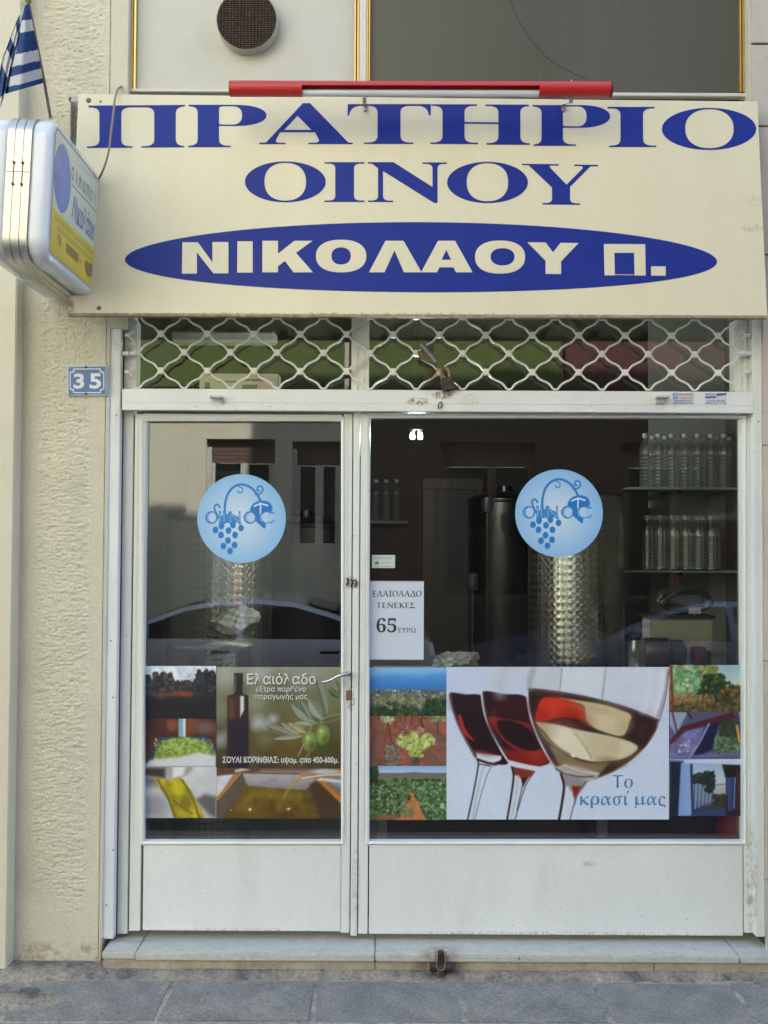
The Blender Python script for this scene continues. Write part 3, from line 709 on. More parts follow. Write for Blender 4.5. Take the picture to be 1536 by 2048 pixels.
NIK = [
 [[(365, 485), (396, 485), (425, 525), (425, 484.5), (457, 484.5), (457, 547), (427, 547), (394, 505), (394, 547.5), (364, 547.5)]],
 [[(475, 483), (505.5, 483), (505.5, 545.5), (474.5, 545.5)]],
 [[(525, 482), (556, 482), (556, 508), (589, 482), (625, 482), (592, 506), (626, 545), (587, 545), (570, 522), (556, 533), (556, 545), (524.7, 545)]],
 [sup(682.3, 512.5, 50.3, 32.6, 2.3), sup(682.3, 512.3, 19.5, 17.2, 2.2)],
 [[(771, 482), (807, 482), (843, 545), (808, 545), (789, 501), (769, 545), (738, 545)]],
 [[(876, 482), (910, 482), (945, 545), (912, 545), (907, 535), (879, 535), (874, 545), (842, 545)], [(892.5, 500), (883, 520), (902, 520)]],
 [sup(1000, 514.5, 50, 33, 2.3), sup(1005, 514, 24, 17.3, 2.2)],
 [[(1055, 485), (1091, 485.5), (1106, 505), (1121, 486), (1157, 486.5), (1122, 523), (1122, 548.5), (1091, 548), (1091, 522)]],
 [[(1207.5, 488.5), (1290, 488.8), (1291, 551.5), (1269, 551.2), (1268, 506), (1228.5, 506), (1229.5, 551), (1209, 551)]],
 [[(1302, 533), (1331, 533.3), (1331, 552), (1302, 551.5)]]]
for gph in NIK: mb.prism([fillet(q) for q in gph], fs, dd)
mb.build('cream_lettering', SIGNC, S)
mb = MB(); mb.prism([[(1229.6, 549.2), (1268.8, 549.4), (1268.8, 550.4), (1229.6, 550.2)]], fs, .0018); mb.build('letter_edge', SIGNC, S)

# ================================================================== red tube lamp above the sign
T = thing('tube_lamp', 'long red tube lamp over the top edge of the sign board', 'lamp')
YL = -.30
A, Bp = W(460, 177.5, YL), W(1222, 179, YL); rL = .5*(31/ FPX)*(YL-CAM[1])
def ltube(mb, p0, p1, r, a0, a1, n=20, wall=.004):
    p0 = np.array(p0); p1 = np.array(p1); vs = []; fs_ = []
    for P_ in (p0, p1):
        for rr in (r, r-wall):
            for k in range(n+1):
                th = R(a0+(a1-a0)*k/n); vs.append((P_[0], P_[1]-rr*math.cos(th), P_[2]+rr*math.sin(th)))
    m = n+1
    for k in range(n):
        fs_ += [(k, k+1, 2*m+k+1, 2*m+k), (m+k, 3*m+k, 3*m+k+1, m+k+1), (k, m+k, m+k+1, k+1), (2*m+k, 2*m+k+1, 3*m+k+1, 3*m+k)]
    fs_ += [(0, 2*m, 3*m, m), (n, m+n, 3*m+n, 2*m+n)]
    mb.add(vs, fs_)
lerp = lambda t: A + (Bp-A)*t
ta, tb = (605-460)/762, (1077-460)/762
mb = MB(); ltube(mb, lerp(0), lerp(ta), rL, 0, 359.9, 36); ltube(mb, lerp(tb), lerp(1), rL, 0, 359.9, 36)
ltube(mb, lerp(ta), lerp(tb), rL*.995, 5, 190, 24)
house = mb.build('housing', RED, T, smooth=True)
MB().tube([lerp(-.001), lerp(.004)], rL*.94, 24).build('end_cap', mat('dark_red_cap', (.10, .012, .015), .4), house); MB().tube([lerp(.996), lerp(1.002)], rL*1.03, 24).build('end_cap', mat('dark_red_cap', (.10, .012, .015), .4), house)
mb = MB(); mb.tube([lerp(ta)+np.array([-.01, 0, -.016]), lerp(tb)+np.array([.01, 0, -.016])], .0125, 16)
mb.build('fluorescent_tube', mat('milky_tube', (.62, .66, .74), .12, coat=.5), T, smooth=True)
for px in (729, 1143):
    mb = MB(); c = W(px, 182, YL); tgt = fs(px, 213, 0)
    mb.box(c[0]-.009, c[0]+.009, c[1]-.006, tgt[1]+.0, tgt[2]-.014, tgt[2]-.010) if False else None
    t0 = np.array([c[0], c[1], c[2]-rL])
    fr = [t0+np.array([0, 0, .004]), t0+np.array([0, .012, -.012]), np.array([c[0], tgt[1]-.008, tgt[2]+.004]), np.array([c[0], tgt[1]-.006, tgt[2]-.022])]
    vs = []; 
    for q in fr: vs += [(q[0]-.0075, q[1], q[2]), (q[0]+.0075, q[1], q[2]), (q[0]+.0075, q[1]+.004, q[2]+.002), (q[0]-.0075, q[1]+.004, q[2]+.002)]
    fsx = [(0,3,2,1), (12,13,14,15)]
    for k in range(3):
        for j in range(4): fsx.append((4*k+j, 4*k+(j+1) % 4, 4*k+4+(j+1) % 4, 4*k+4+j))
    mb.add(vs, fsx); mb.lathe([(.004, 0), (.004, .004), (.002, .006)], tuple(fr[3]+np.array([0, 0, .006])), 8, 'y')
    mb.tube([c+np.array([0, 0, rL-.002]), c+np.array([0, 0, rL+.012])], .003, 8); mb.tube([c+np.array([0, 0, rL-.001]), c+np.array([0, 0, rL+.004])], .007, 8)
    mb.build('bracket', GREY, T, bevel=.0008)

# ================================================================== vent outlet
V = thing('vent_outlet', 'round flue outlet with brown mesh on the white panel', 'vent')
vc = np.array([rx(497, 40, 0), 0, rz(497, 40, -.05)]); rv = 62/FPX*3.95
mb = MB(); n = 48; vs = []; 
prof = [(rv, 0), (rv, -.052), (rv-.002, -.055), (rv-.004, -.050), (rv-.004, -.018)]
mb.lathe([(r_, -y_) for r_, y_ in prof], (vc[0], 0, vc[2]), 56, 'y'); mb.build('collar', mat('dirty_cream_metal', (.46, .42, .33), .5, var=.15, vscale=20), V, smooth=True)
mb = MB()
mb.lathe([(rv-.0042, .040), (rv-.0043, .041)], (vc[0], 0, vc[2]), 40, 'y'); mb.build('duct_back', mat('duct_dark_brown', (.035, .022, .014), .9), V)  # near-black brown disc closing the collar just behind the slats
mb = MB()
k = -rv+.008
while k < rv-.006:
    hw = math.sqrt(max(0, (rv-.005)**2-k*k))
    mb.box(vc[0]-hw, vc[0]+hw, -.050, -.0415, vc[2]+k, vc[2]+k+.0022); k += .0088
k = -rv+.012
while k < rv-.006:
    hw = math.sqrt(max(0, (rv-.005)**2-k*k)); mb.box(vc[0]+k, vc[0]+k+.0016, -.0525, -.0505, vc[2]-hw, vc[2]+hw); k += .0135
mb.build('mesh_grille', mat('brown_slats', (.10, .065, .04), .7, var=.5, vscale=50, c2=(.16, .14, .10), c2scale=20), V)
mb = MB(); mb.tube([p(433, 30, -.01), p(434, 46, -.012), p(440, 60, -.008)], .002, 6); mb.tube([p(437, 32, -.01), p(435, 46, -.012)], .0015, 6); mb.build('tie_wire', DARKM, V)

# cables
mb = MB(); mb.tube(cr([p(243, 173, -.052), p(236, 178, -.10), p(230, 196, -.19), p(227, 225, -.215), p(222, 265, -.25), p(217, 305, -.26), p(207, 338, -.25), p(198, 357, -.20)], 6), .0042, 8)
tag(mb.build('cable', mat('dirty_beige_cable', (.26, .21, .14), .6, var=.2, vscale=40), smooth=True), 'beige power cable looping from the wall down to the projecting box sign', 'cable')
mb = MB(); mb.tube(cr([p(1014, -14, -.06), p(1035, 35, -.07), p(1062, 80, -.08), p(1100, 120, -.10), p(1145, 146, -.16), p(1185, 163, -.28)], 6), .0022, 6)
tag(mb.build('cable', mat('thin_brown_wire', (.055, .04, .028), .8), smooth=True), 'thin brown wire sagging across the dark pane to the red lamp', 'cable')

# ================================================================== house number plate
H = thing('number_plate', 'small blue enamel plate with white house number 35 on the stucco', 'house number')
YP = YW - .018
mb = MB(); mb.bxp(133.5, 731, 214, 791, YP, YW-.004); mb.build('plate', mat('enamel_white_edge', (.48, .56, .60), .4, var=.15, vscale=60), H, bevel=.003)
mb = MB(); a = [(137, 734), (211, 733), (211, 788), (137, 789)]; mb.prism([a], fy(YP), .0008); mb.build('blue_field', mat('enamel_blue', (.045, .13, .33), .3, var=.12, vscale=40, c2=(.12, .10, .08), c2thr=(.68, .75), c2scale=45), H)
def notch(x0, y0, x1, y1, k): return [(x0+k, y0), (x1-k, y0), (x1-k, y0+k*.6), (x1-k*.4, y0+k), (x1, y0+k), (x1, y1-k), (x1-k*.4, y1-k), (x1-k, y1-k*.6), (x1-k, y1), (x0+k, y1), (x0+k, y1-k*.6), (x0+k*.4, y1-k), (x0, y1-k), (x0, y0+k), (x0+k*.4, y0+k), (x0+k, y0+k*.6)]
mb = MB(); mb.prism([notch(139.5, 737, 208.5, 786, 7), notch(141.3, 738.8, 206.7, 784.2, 7)], fy(YP), .0014); 
text_px(mb, '3', 147, 747, 168.5, 777.5, fy(YP), .0014, off=.03); text_px(mb, '5', 179, 746.5, 202, 777.5, fy(YP), .0014, off=.03)
three = mb.build('white_figures', mat('enamel_white', (.66, .72, .74), .35), H)
for px, py in ((172, 735), (172, 787)): MB().lathe([(.006, 0), (.004, .003)], tuple(W(px, py, YP)), 10, 'y').build('nail', DARKM, H)

# ================================================================== projecting box sign
P = thing('projecting_sign', 'double sided white box sign with aluminium band projecting over the pavement', 'box sign')
x0f = -1.120; yA, yB = -.705, -.060; z0, z1 = 2.598, 3.086; tk = .212
def rrect(u0, u1, v0, v1, r, n=8):
    o = []
    for (cx, cy, a0) in ((u1-r, v1-r, 0), (u0+r, v1-r, 90), (u0+r, v0+r, 180), (u1-r, v0+r, 270)):
        for k in range(n+1):
            t = R(a0+90*k/n); o.append((cx+r*math.cos(t), cy+r*math.sin(t)))
    return o
def loft_x(mb, rings):               # rings: list of (x, outline in y,z)
    n = len(rings[0][1]); vs = [(x, a, b) for x, o in rings for a, b in o]; fs_ = []
    for i in range(len(rings)-1):
        for k in range(n): fs_.append((i*n+k, i*n+(k+1) % n, (i+1)*n+(k+1) % n, (i+1)*n+k))
    fs_.append(tuple(range(n))); fs_.append(tuple((len(rings)-1)*n+k for k in range(n))); mb.add(vs, fs_)
xm = x0f - tk/2; bw = .040
for sgn in (1, -1):
    mb = MB(); prof = [(bw, .004), (bw+.003, .002), (bw+.040, .001), (bw+.054, .004), (bw+.062, .009), (tk/2, .017), (tk/2-.001, .024)]
    loft_x(mb, [(xm+sgn*d, rrect(yA+k, yB-k, z0+k, z1-k, .075-k*.4)) for d, k in prof])
    mb.build('plastic_shell', PLASW, P, smooth=True)
mb = MB(); loft_x(mb, [(xm+d, rrect(yA-k, yB+k, z0-k, z1+k, .078)) for d, k in ((-bw-.001, -.004), (-bw, .004), (-.0165, .004), (-.0155, .0015), (-.0135, .0015), (-.0125, .004), (.0125, .004), (.0135, .0015), (.0155, .0015), (.0165, .004), (bw, .004), (bw+.001, -.004))])
band = mb.build('aluminium_band', ALU, P, smooth=True)
mb = MB(); zs = rz(36, 344, yA)
for dx_ in (-.0145, .0145):
    for dz in (.030, -.042): mb.lathe([(.0048, 0), (.0048, .004), (.003, .006)], (xm+dx_, yA-.004, zs+dz), 10, 'y')
    mb.box(xm+dx_-.0012, xm+dx_+.0012, yA-.0055, yA-.001, zs-.04, zs+.03)
mb.box(xm-bw, xm+bw, yA-.0046, yA-.003, zs-.0012, zs+.0012); mb.build('screw', mat('dark_screw', (.10, .09, .08), .5, metal=.6), band)
# printed sheet on the street side face: plane x = const
def fx(a, b, d): return WP(a, b, np.array([x0f-.0005, 0, 0]), np.array([1.0, 0, 0])) + np.array([d, 0, 0])
def panel(u, v, d=0.0):              # u 0..1 away from the street, v 0..1 upwards
    return (x0f-.0008+d, yA+.024+u*(yB-yA-.048), z0+.026+v*(z1-z0-.050))
fuv = lambda a, b, d: panel(a, b, d)
def rr_uv(u0, u1, v0, v1, r=.06, n=5):
    asp = (yB-yA-.056)/(z1-z0-.056); o = []
    for (cx, cy, a0) in ((u1-r/asp, v1-r, 0), (u0+r/asp, v1-r, 90), (u0+r/asp, v0+r, 180), (u1-r/asp, v0+r, 270)):
        for k in range(n+1):
            t = R(a0+90*k/n); o.append((cx+r/asp*math.cos(t), cy+r*math.sin(t)))
    return o
mb = MB(); mb.prism([rr_uv(0, 1, 0, 1)], fuv, .0012); sheet = mb.build('printed_sheet', mat('pale_sign_film', (.58, .62, .52), .15, var=.04, coat=.3), P)
mb = MB(); mb.prism([[(0.012, .05), (.05, .02), (.95, .02), (.985, .05), (.985, .365), (.012, .365)]], fuv, .0018); mb.build('yellow_strip', mat('yellow_film', (.66, .49, .05), .2, var=.05), sheet)
mb = MB(); mb.prism([sup(.165, .655, .148, .265, 2, 48)], fuv, .0018); mb.build('blue_oval', mat('blue_film', (.13, .20, .50), .2, var=.2, vscale=14), sheet)
mb = MB(); mb.prism([rr_uv(.010, .990, .012, .988, .055), rr_uv(.016, .984, .021, .979, .05)], fuv, .0020); mb.build('border_line', mat('grey_line', (.20, .19, .20), .4), sheet)
INKG = mat('grey_lettering', (.10, .11, .14), .4); INKB = mat('blue_lettering_film', (.09, .12, .42), .3)
def text_uv(mb, body, u0, v0, u1, v1, d, off=0, shear=0):
    v, f_ = text_mesh(body, off); lo, hi = v.min(0), v.max(0); k = (v-lo)/(hi-lo)
    mb.add([panel(u0+a*(u1-u0)+shear*b, v0+b*(v1-v0), d) for a, b in k], f_)
mb = MB(); w_ = 'ΟΙΝΟΠΟΙΪΑ'; us = np.linspace(.345, .95, len(w_))
for ch, u in zip(w_, us): text_uv(mb, ch, u-.011 if ch == 'Ι' else u-.026, .735, u-.001 if ch == 'Ι' else u+.016, .735+(.13 if ch == 'Ϊ' else .105), .0018, .012)
mb.build('sheet_lettering', INKG, sheet); mb = MB(); mb.prism([[(.34, .690), (.975, .690), (.975, .696), (.34, .696)]], fuv, .0018); mb.build('underline', INKG, sheet)
mb = MB(); text_uv(mb, 'Νικολάου', .36, .42, .80, .63, .0019, .005, .03); text_uv(mb, 'Π', .885, .44, .965, .62, .0019, .0, .02); mb.prism([sup(.845, .45, .008, .014, 2, 10)], fuv, .0019)
mb.build('script_lettering', INKB, sheet)
mb = MB(); text_uv(mb, 'Τηλ.', .13, .125, .21, .205, .0024, .02)
rnd = random.Random(5)
for k in range(9):
    u = .29+k*.026; mb.prism([[(u, .12+rnd.uniform(0, .01)), (u+.02, .12), (u+.02, .20), (u, .195)]], fuv, .0024)
for k in range(3): mb.prism([[(.545, .150), (.59, .150), (.59, .163), (.545, .163)]], fuv, .0024) if k == 0 else None
mb.prism([cr([(.66, .14), (.72, .09), (.82, .11), (.90, .12), (.92, .18), (.85, .22), (.74, .21), (.67, .20)], 4, True)], fuv, .0024)
mb.build('sheet_lettering', mat('smudged_ink', (.24, .20, .07), .5, var=.5, vscale=60), sheet)
mb = MB()
for r_, v_ in ((0, .295), (1, .235)):
    for k in range(18):
        u = .08+r_*.05+k*.045; mb.prism([[(u, v_), (u+.028, v_), (u+.028, v_+.034), (u, v_+.034)]], fuv, .0024)
mb.build('faded_lines', mat('faded_olive', (.46, .38, .08), .4), sheet)
mb = MB(); mb.box(xm-.02, xm+.02, yB, YW, 2.70, 2.73); mb.box(xm-.02, xm+.02, yB, YW, 2.98, 3.01); mb.box(xm-.05, xm+.05, YW-.012, YW, 2.66, 3.05); mb.build('wall_bracket', GREY, P)

# ================================================================== flag
Fl = thing('flag', 'small blue and white striped flag on a thin pole above the box sign', 'flag')
yF = -.52
mb = MB(); mb.tube([p(56, 0, yF), p(74, 90, yF), p(89, 165, yF), p(101, 236, yF+.02)], .0052, 8); mb.build('pole', mat('dark_pole', (.10, .08, .07), .5), Fl, smooth=True)
mb = MB(); mb.lathe([(.003, -.012), (.010, -.004), (.012, .004), (.007, .012), (.002, .016)], p(56, 2, yF), 14); mb.build('finial', mat('greenish_finial', (.16, .22, .04), .4), Fl, smooth=True)
nr, nc = 120, 90
pole_p = np.array(cr([(57, 7), (66, 50), (76, 100), (87, 166)], 30))[:, :]; fold_p = np.array(cr([(52, 10), (41, 45), (33, 84), (20, 135), (10, 188)], 30)); out_p = np.array(cr([(51, 9), (34, 40), (17, 85), (1, 135), (-14, 262)], 30))
def along(a, t): i = np.clip(t*(len(a)-1), 0, len(a)-1.001); k = i.astype(int); f_ = (i-k)[:, None]; return a[k]*(1-f_)+a[k+1]*f_
t = np.linspace(0, 1, nr); Pp, Fp, Op = along(pole_p, t), along(fold_p, t), along(out_p, t)
s_ = np.linspace(0, 2, nc); XY = np.zeros((nr, nc, 2)); DY = np.zeros((nr, nc))
for j, s__ in enumerate(s_):
    if s__ <= 1: XY[:, j] = Pp*(1-s__)+Fp*s__; DY[:, j] = -.045*np.sin(s__*math.pi)*t + .030*np.sin(s__*2.4*math.pi)*t - .05*s__*t
    else: k = s__-1; XY[:, j] = Fp*(1-k)+Op*k; DY[:, j] = -.05*t*(1-k) + .05*k*t + .02*np.sin(k*3*math.pi)*t
Pw = np.zeros((nr, nc, 3)); C = np.zeros((nr, nc, 3))
BLU, WHT = lin((34, 56, 100)), lin((176, 175, 172))
for i in range(nr):
    for j in range(nc):
        Pw[i, j] = W(XY[i, j, 0], XY[i, j, 1], yF-.006+DY[i, j])
        x_, y_ = XY[i, j]
        if s_[j] <= 1:
            v_ = y_ + .28*(x_-87)*t[i]**.6; b_ = (v_ < 36) or (58 < v_ < 97 and not (x_ < 33+(100-y_)*.1)) or (119 < v_ < 136.5) or (v_ > 155.5)
        else:
            k = s_[j]-1; q_ = (t[i]*3.6 + k*.42) % 1; b_ = q_ < .45
        C[i, j] = BLU if b_ else WHT
ii = np.arange(nr*nc).reshape(nr, nc); q = np.stack([ii[1:, :-1], ii[1:, 1:], ii[:-1, 1:], ii[:-1, :-1]], -1).reshape(-1, 4)
cloth = grid_object('cloth', Pw.reshape(-1, 3), q, C.reshape(-1, 3), print_mat('flag_cloth', .8, .2), Fl, smooth=True)

# ================================================================== stickers and papers on the glass
YS = .0285                                   # outer glass face is y = .03
DKB, LTB = (36, 122, 196), (150, 192, 236)
def decal(cx, cy, r, label):
    c = Cv(cx-r, cy-r, cx+r, cy+r, (0, 0, 0), 2.0); d = np.hypot(c.X-cx+4, c.Y-cy-2)/r
    a0, a1 = np.array((206, 222, 236.)), np.array((142, 188, 232.)); k = np.clip((d-.15)/.85, 0, 1)[..., None]; c.A = a0*(1-k)+a1*k
    o = lambda pts: [(cx+x, cy+y) for x, y in pts]
    # vine arch and tendrils
    c.line(cr(o([(-33, -8), (-33, -28), (-27, -50), (-14, -64), (2, -68), (18, -62), (30, -50), (38, -35)]), 8), 4.4, DKB)
    c.line(cr(o([(-6, -64), (2, -60), (0, -52), (-6, -52), (-6, -56)]), 6), 2.0, DKB)
    c.line(cr(o([(28, -48), (38, -50), (43, -58), (38, -65), (32, -62), (32, -56), (36, -56)]), 6), 3.0, DKB)
    c.line(cr(o([(-46, -2), (-52, -14), (-54, -24), (-48, -28), (-43, -22)]), 6), 3.4, DKB)
    c.poly(cr(o([(17, -18), (24, -30), (40, -36), (56, -32), (62, -20), (58, -12), (50, -6), (48, 4), (47, 20), (36, 12), (26, 2), (20, -8)]), 6, True), DKB)
    c.line(o([(26, -25), (38, -30), (52, -26)]), 3.2, (222, 232, 242)); c.line(o([(38, -30), (38, -8)]), 3.0, (222, 232, 242))
    for gx, gy in ((-52, 23), (-40, 15), (-17, 13), (-1, 19), (-26, 24), (-41, 33), (-13, 33), (-27, 44), (-36, 55), (-14, 53), (-23, 65)): c.ell(cx+gx, cy+gy, 5.6, 6.6, DKB)
    c.poly(cr(o([(-44, 2), (-36, -8), (-20, -8), (-6, -2), (-8, 8), (-26, 9), (-42, 9)]), 5, True), DKB, alpha=.85)
    # outlined letters
    LW, IN_ = 2.6, (186, 208, 236)
    def ringl(x, y, a, b, t=1.6):
        c.ell(cx+x, cy+y, a, b, DKB); c.ell(cx+x+1.5, cy+y, a-4.4, b-2.6, IN_)
        c.line(cr(o([(x-a+6, y-b*.6), (x-a+3.5, y), (x-a+6, y+b*.6)]), 4), 1.2, IN_)
    ringl(-60, -2, 12.5, 12.5); ringl(17, -2, 13, 12.5)
    for x in (-43, -35): c.line(o([(x, -13), (x, 9)]), 4.4, DKB); c.line(o([(x, -11), (x, 7)]), 1.4, IN_)
    for x in (-22, -4): c.line(o([(x, -13), (x, 10)]), 3.6, DKB); c.line(o([(x, -11), (x, 8)]), 1.2, IN_)
    c.line(o([(-24, -12), (-3, 9)]), 4.6, DKB); c.line(o([(-21, -9), (-5, 7)]), 1.4, IN_)
    c.ell(cx+48, cy-2, 13, 12.5, DKB); c.ell(cx+50, cy-2, 10, 10.6, IN_); c.poly(o([(52, -9), (64, -12), (66, 8), (52, 5)]), tuple(a0*.35+a1*.65), .6)
    c.line(cr(o([(59, -10), (62, -12), (65, -10)]), 4), 2.2, DKB); c.line(cr(o([(57, 8), (61, 8), (65, 4)]), 4), 2.2, DKB); c.line(cr(o([(40, -9), (38, -2), (40, 6)]), 4), 1.2, IN_)
    ob = c.mesh('round_sticker', YS, PRINT, .95, keep=lambda X_, Y_: np.hypot(X_-cx, Y_-cy) < r)
    tag(ob, label, 'sticker')
decal(483, 1037, 89, 'round light blue grape sticker on the door pane')
decal(1118, 1026.5, 88, 'round light blue grape sticker on the large window pane')

MBOLD = {}
_s = 'ΑΒΓΔΕΖΗΘΙΚΛΜΝΞΟΠΡ_ΣΤΥΦΧΨΩ'
for i_, ch in enumerate(_s):
    if ch != '_': MBOLD[ch] = chr(0x1D6A8+i_)
for i_, ch in enumerate('αβγδεζηθικλμνξοπρςστυφχψω'): MBOLD[ch] = chr(0x1D6C2+i_)
for i_ in range(10): MBOLD[str(i_)] = chr(0x1D7CE+i_)
mb_ = lambda s: ''.join(MBOLD.get(q, q) for q in s)
pp = thing('price_notice', 'white price sheet in a plastic sleeve low beside the door post, reading 65', 'paper notice')
MB().bxp(739.5, 1164, 847.5, 1318, YS-.0005, YS+.0008).build('sheet', mat('white_paper', (.60, .65, .74), .3, var=.03, coat=.35), pp)
mb = MB(); fp = fy(YS-.0005)
text_px(mb, mb_('ΕΛΑΙΟΛΑΔΟ'), 745, 1181, 843, 1193.5, fp, .0006); mb.build('print', BLACKINK, pp); mb = MB(); text_px(mb, mb_('ΤΕΝΕΚΕΣ'), 753, 1205, 830, 1216.5, fp, .0006)
mb.build('print', BLACKINK, pp); mb = MB(); text_px(mb, mb_('65'), 753, 1236, 793, 1265, fp, .0006); mb.build('print', BLACKINK, pp); mb = MB(); text_px(mb, mb_('ΕΥΡΩ'), 796, 1255.5, 832, 1265, fp, .0006); mb.build('print', BLACKINK, pp)
for (a_, b_, c_, d_) in ((738, 1317.5, 848.5, 1319.5), (738, 1162, 848.5, 1163.8)):
    mb = MB(); mb.bxp(a_, b_, c_, d_, YS-.001, YS+.0005); mb.build('sleeve_edge', mat('clear_sleeve_edge', (.55, .55, .55), .1, spec=.9, coat=1), pp)
pc = thing('small_card', 'small white printed card on the glass above the price sheet', 'paper notice')
MB().bxp(744, 1110, 790, 1136, YS-.0005, YS+.0008).build('card', mat('white_card', (.58, .62, .60), .4, var=.02), pc)
mb = MB(); mb.prism([sup(754, 1126, 5, 3.5)], fp, .0006); mb.build('emblem', mat('green_emblem', (.22, .33, .05), .5), pc)
mb = MB()
for y_, a_, b_ in ((1114, 747, 786), (1117, 747, 784), (1123.5, 763, 781), (1126, 763, 782), (1132, 747, 786)): mb.prism([[(a_, y_), (b_, y_), (b_, y_+.9), (a_, y_+.9)]], fp, .0006)
mb.build('print', mat('grey_print', (.28, .29, .30), .6), pc)
for (x_, lab, l1, l2, l3) in ((1345, 'small blue and red locksmith sticker on the bottom bar, nearer the lift tab', 'ΡΟΛΛΑ', '2335217', '6936566743'), (1410, 'small blue locksmith sticker on the bottom bar, nearest the right guide rail', 'ΡΟΛΛΑ', '210 57 33 364', '6937 63 17 66')):
    st = thing('small_sticker', lab, 'sticker'); ys = -.0465; ff = fy(ys)
    MB().bxp(x_, 786, x_+43, 809, ys, ys+.0006).build('film', mat('white_sticker', (.62, .64, .66), .4, var=.02), st)
    mb = MB(); k = 43 if x_ < 1400 else 22
    text_px(mb, l1, x_+1, 786.8, x_+k-1, 791, ff, .0006, off=.03); text_px(mb, l2, x_+4, 800, x_+40, 804, ff, .0006, off=.02); text_px(mb, l3, x_+1, 805.2, x_+42, 808.4, ff, .0006, off=.02)
    if x_ > 1400: mb.prism([[(x_+23, 787), (x_+43, 786), (x_+43, 790), (x_+23, 792)]], ff, .0006); mb.prism([[(x_, 793), (x_+22, 792.5), (x_+22, 796), (x_, 796.5)]], ff, .0006)
    mb.build('print', mat('blue_ink', (.06, .09, .33), .5), st)
    if x_ < 1400: mb = MB(); mb.prism([[(x_+1, 792.5), (x_+11, 792.5), (x_+11, 798.5), (x_+1, 798.5)]], ff, .0006); mb.build('emblem', mat('pale_blue_ink', (.25, .33, .60), .5), st); mb = MB(); mb.prism([[(x_+14, 794), (x_+42, 794), (x_+42, 795.2), (x_+14, 795.2)], ], ff, .0006); mb.prism([[(x_+16, 797), (x_+40, 797), (x_+40, 798), (x_+16, 798)]], ff, .0006); mb.build('emblem', mat('red_ink', (.55, .12, .12), .5), st)

# ================================================================== printed pictures stuck along the foot of the glass
GP = 1.0
def poster(c, label, sg=.55):
    g_ = np.exp(-.5*(np.arange(-3, 4)/sg)**2); g_ /= g_.sum()
    Q = np.pad(c.A, ((3, 3), (3, 3), (0, 0)), 'edge'); Q = sum(g_[k]*Q[k:k+c.A.shape[0]] for k in range(7)); c.A = sum(g_[k]*Q[:, k:k+c.A.shape[1]] for k in range(7))
    sh = c.X.shape; n1 = c.rs.rand(*sh)-.5; n2 = fbm(c.X, c.Y, 26, 77)-.5
    c.A = np.clip(c.A*(1+.05*n1+.03*n2)[..., None] + 5*n1[..., None], 0, 255)
    ob = c.mesh('poster', YS, PRINT, GP); tag(ob, label, 'poster'); return ob
LEAFS = [(52, 78, 40), (80, 105, 58), (36, 56, 30), (104, 128, 80)]
# dark olive grove
c = Cv(285, 1332, 432, 1437.5, (28, 27, 34)); c.grad([(1332, (214, 222, 232)), (1358, (196, 202, 212)), (1376, (150, 140, 140))], 1332, 1380)
c.grad([(1376, (72, 50, 46)), (1386, (112, 62, 44)), (1394, (78, 48, 42)), (1402, (34, 32, 38)), (1437, (22, 22, 28))], 1376, 1440)
hgt = lambda x: 1366 + (8 if 345 < x < 392 else -6 if (310 < x < 342 or x > 395) else 2)
c.blobs(700, (285, 1346, 348, 1400), (2, 6), [(44, 44, 50), (60, 60, 64), (34, 34, 40), (72, 74, 76)], poly=lambda x, y: y > hgt(x)-12+6*math.sin(x*.4))
c.blobs(700, (388, 1342, 432, 1410), (2, 6), [(40, 42, 48), (58, 60, 60), (30, 30, 38)], poly=lambda x, y: y > hgt(x)-14+7*math.sin(x*.5))
c.blobs(120, (345, 1362, 392, 1380), (2, 4), [(50, 46, 50), (66, 58, 56)])
c.poly([(302, 1390), (340, 1385), (392, 1384), (386, 1391), (330, 1393)], (116, 62, 44), 2.5); c.poly([(285, 1398), (432, 1394), (432, 1437), (285, 1437)], (28, 27, 34), 5)
c.noise(.22, 9, 3); poster(c, 'printed picture of a dark olive grove under pale sky on the door glass')
# scoop of crushed olives
c = Cv(285, 1437.5, 432, 1534, (70, 38, 30)); c.noise(.4, 18, 5)
c.ell(378, 1446, 16, 26, (150, 74, 42), 8, .4, .7); c.ell(410, 1455, 20, 14, (110, 84, 76), 8); c.ell(345, 1450, 12, 14, (130, 70, 54), 5)
c.poly([(357, 1437), (371, 1437), (371, 1474), (357, 1474)], (120, 168, 184), .8); c.poly([(366, 1437), (371, 1437), (371, 1474), (366, 1474)], (206, 216, 210), .8)
c.poly([(317, 1475), (414, 1474), (432, 1500), (432, 1534), (295, 1534), (302, 1510)], (52, 84, 128), 1.2); c.poly([(317, 1475), (332, 1476), (304, 1532), (292, 1534)], (44, 60, 84), 1)
c.poly(cr([(322, 1487), (345, 1477), (375, 1475), (405, 1482), (428, 1502), (428, 1515), (395, 1522), (350, 1525), (308, 1530), (310, 1508)], 6, True), (140, 162, 74), 1.5, tex=(6, .5))
c.blobs(420, (310, 1478, 426, 1522), (.8, 2), [(160, 180, 84), (120, 140, 60), (176, 190, 110), (96, 112, 50)])
c.poly([(285, 1534), (300, 1520), (360, 1514), (398, 1505), (432, 1512), (432, 1534)], (206, 206, 206), 3)
poster(c, 'printed picture of crushed green olives in a blue scoop on the door glass')
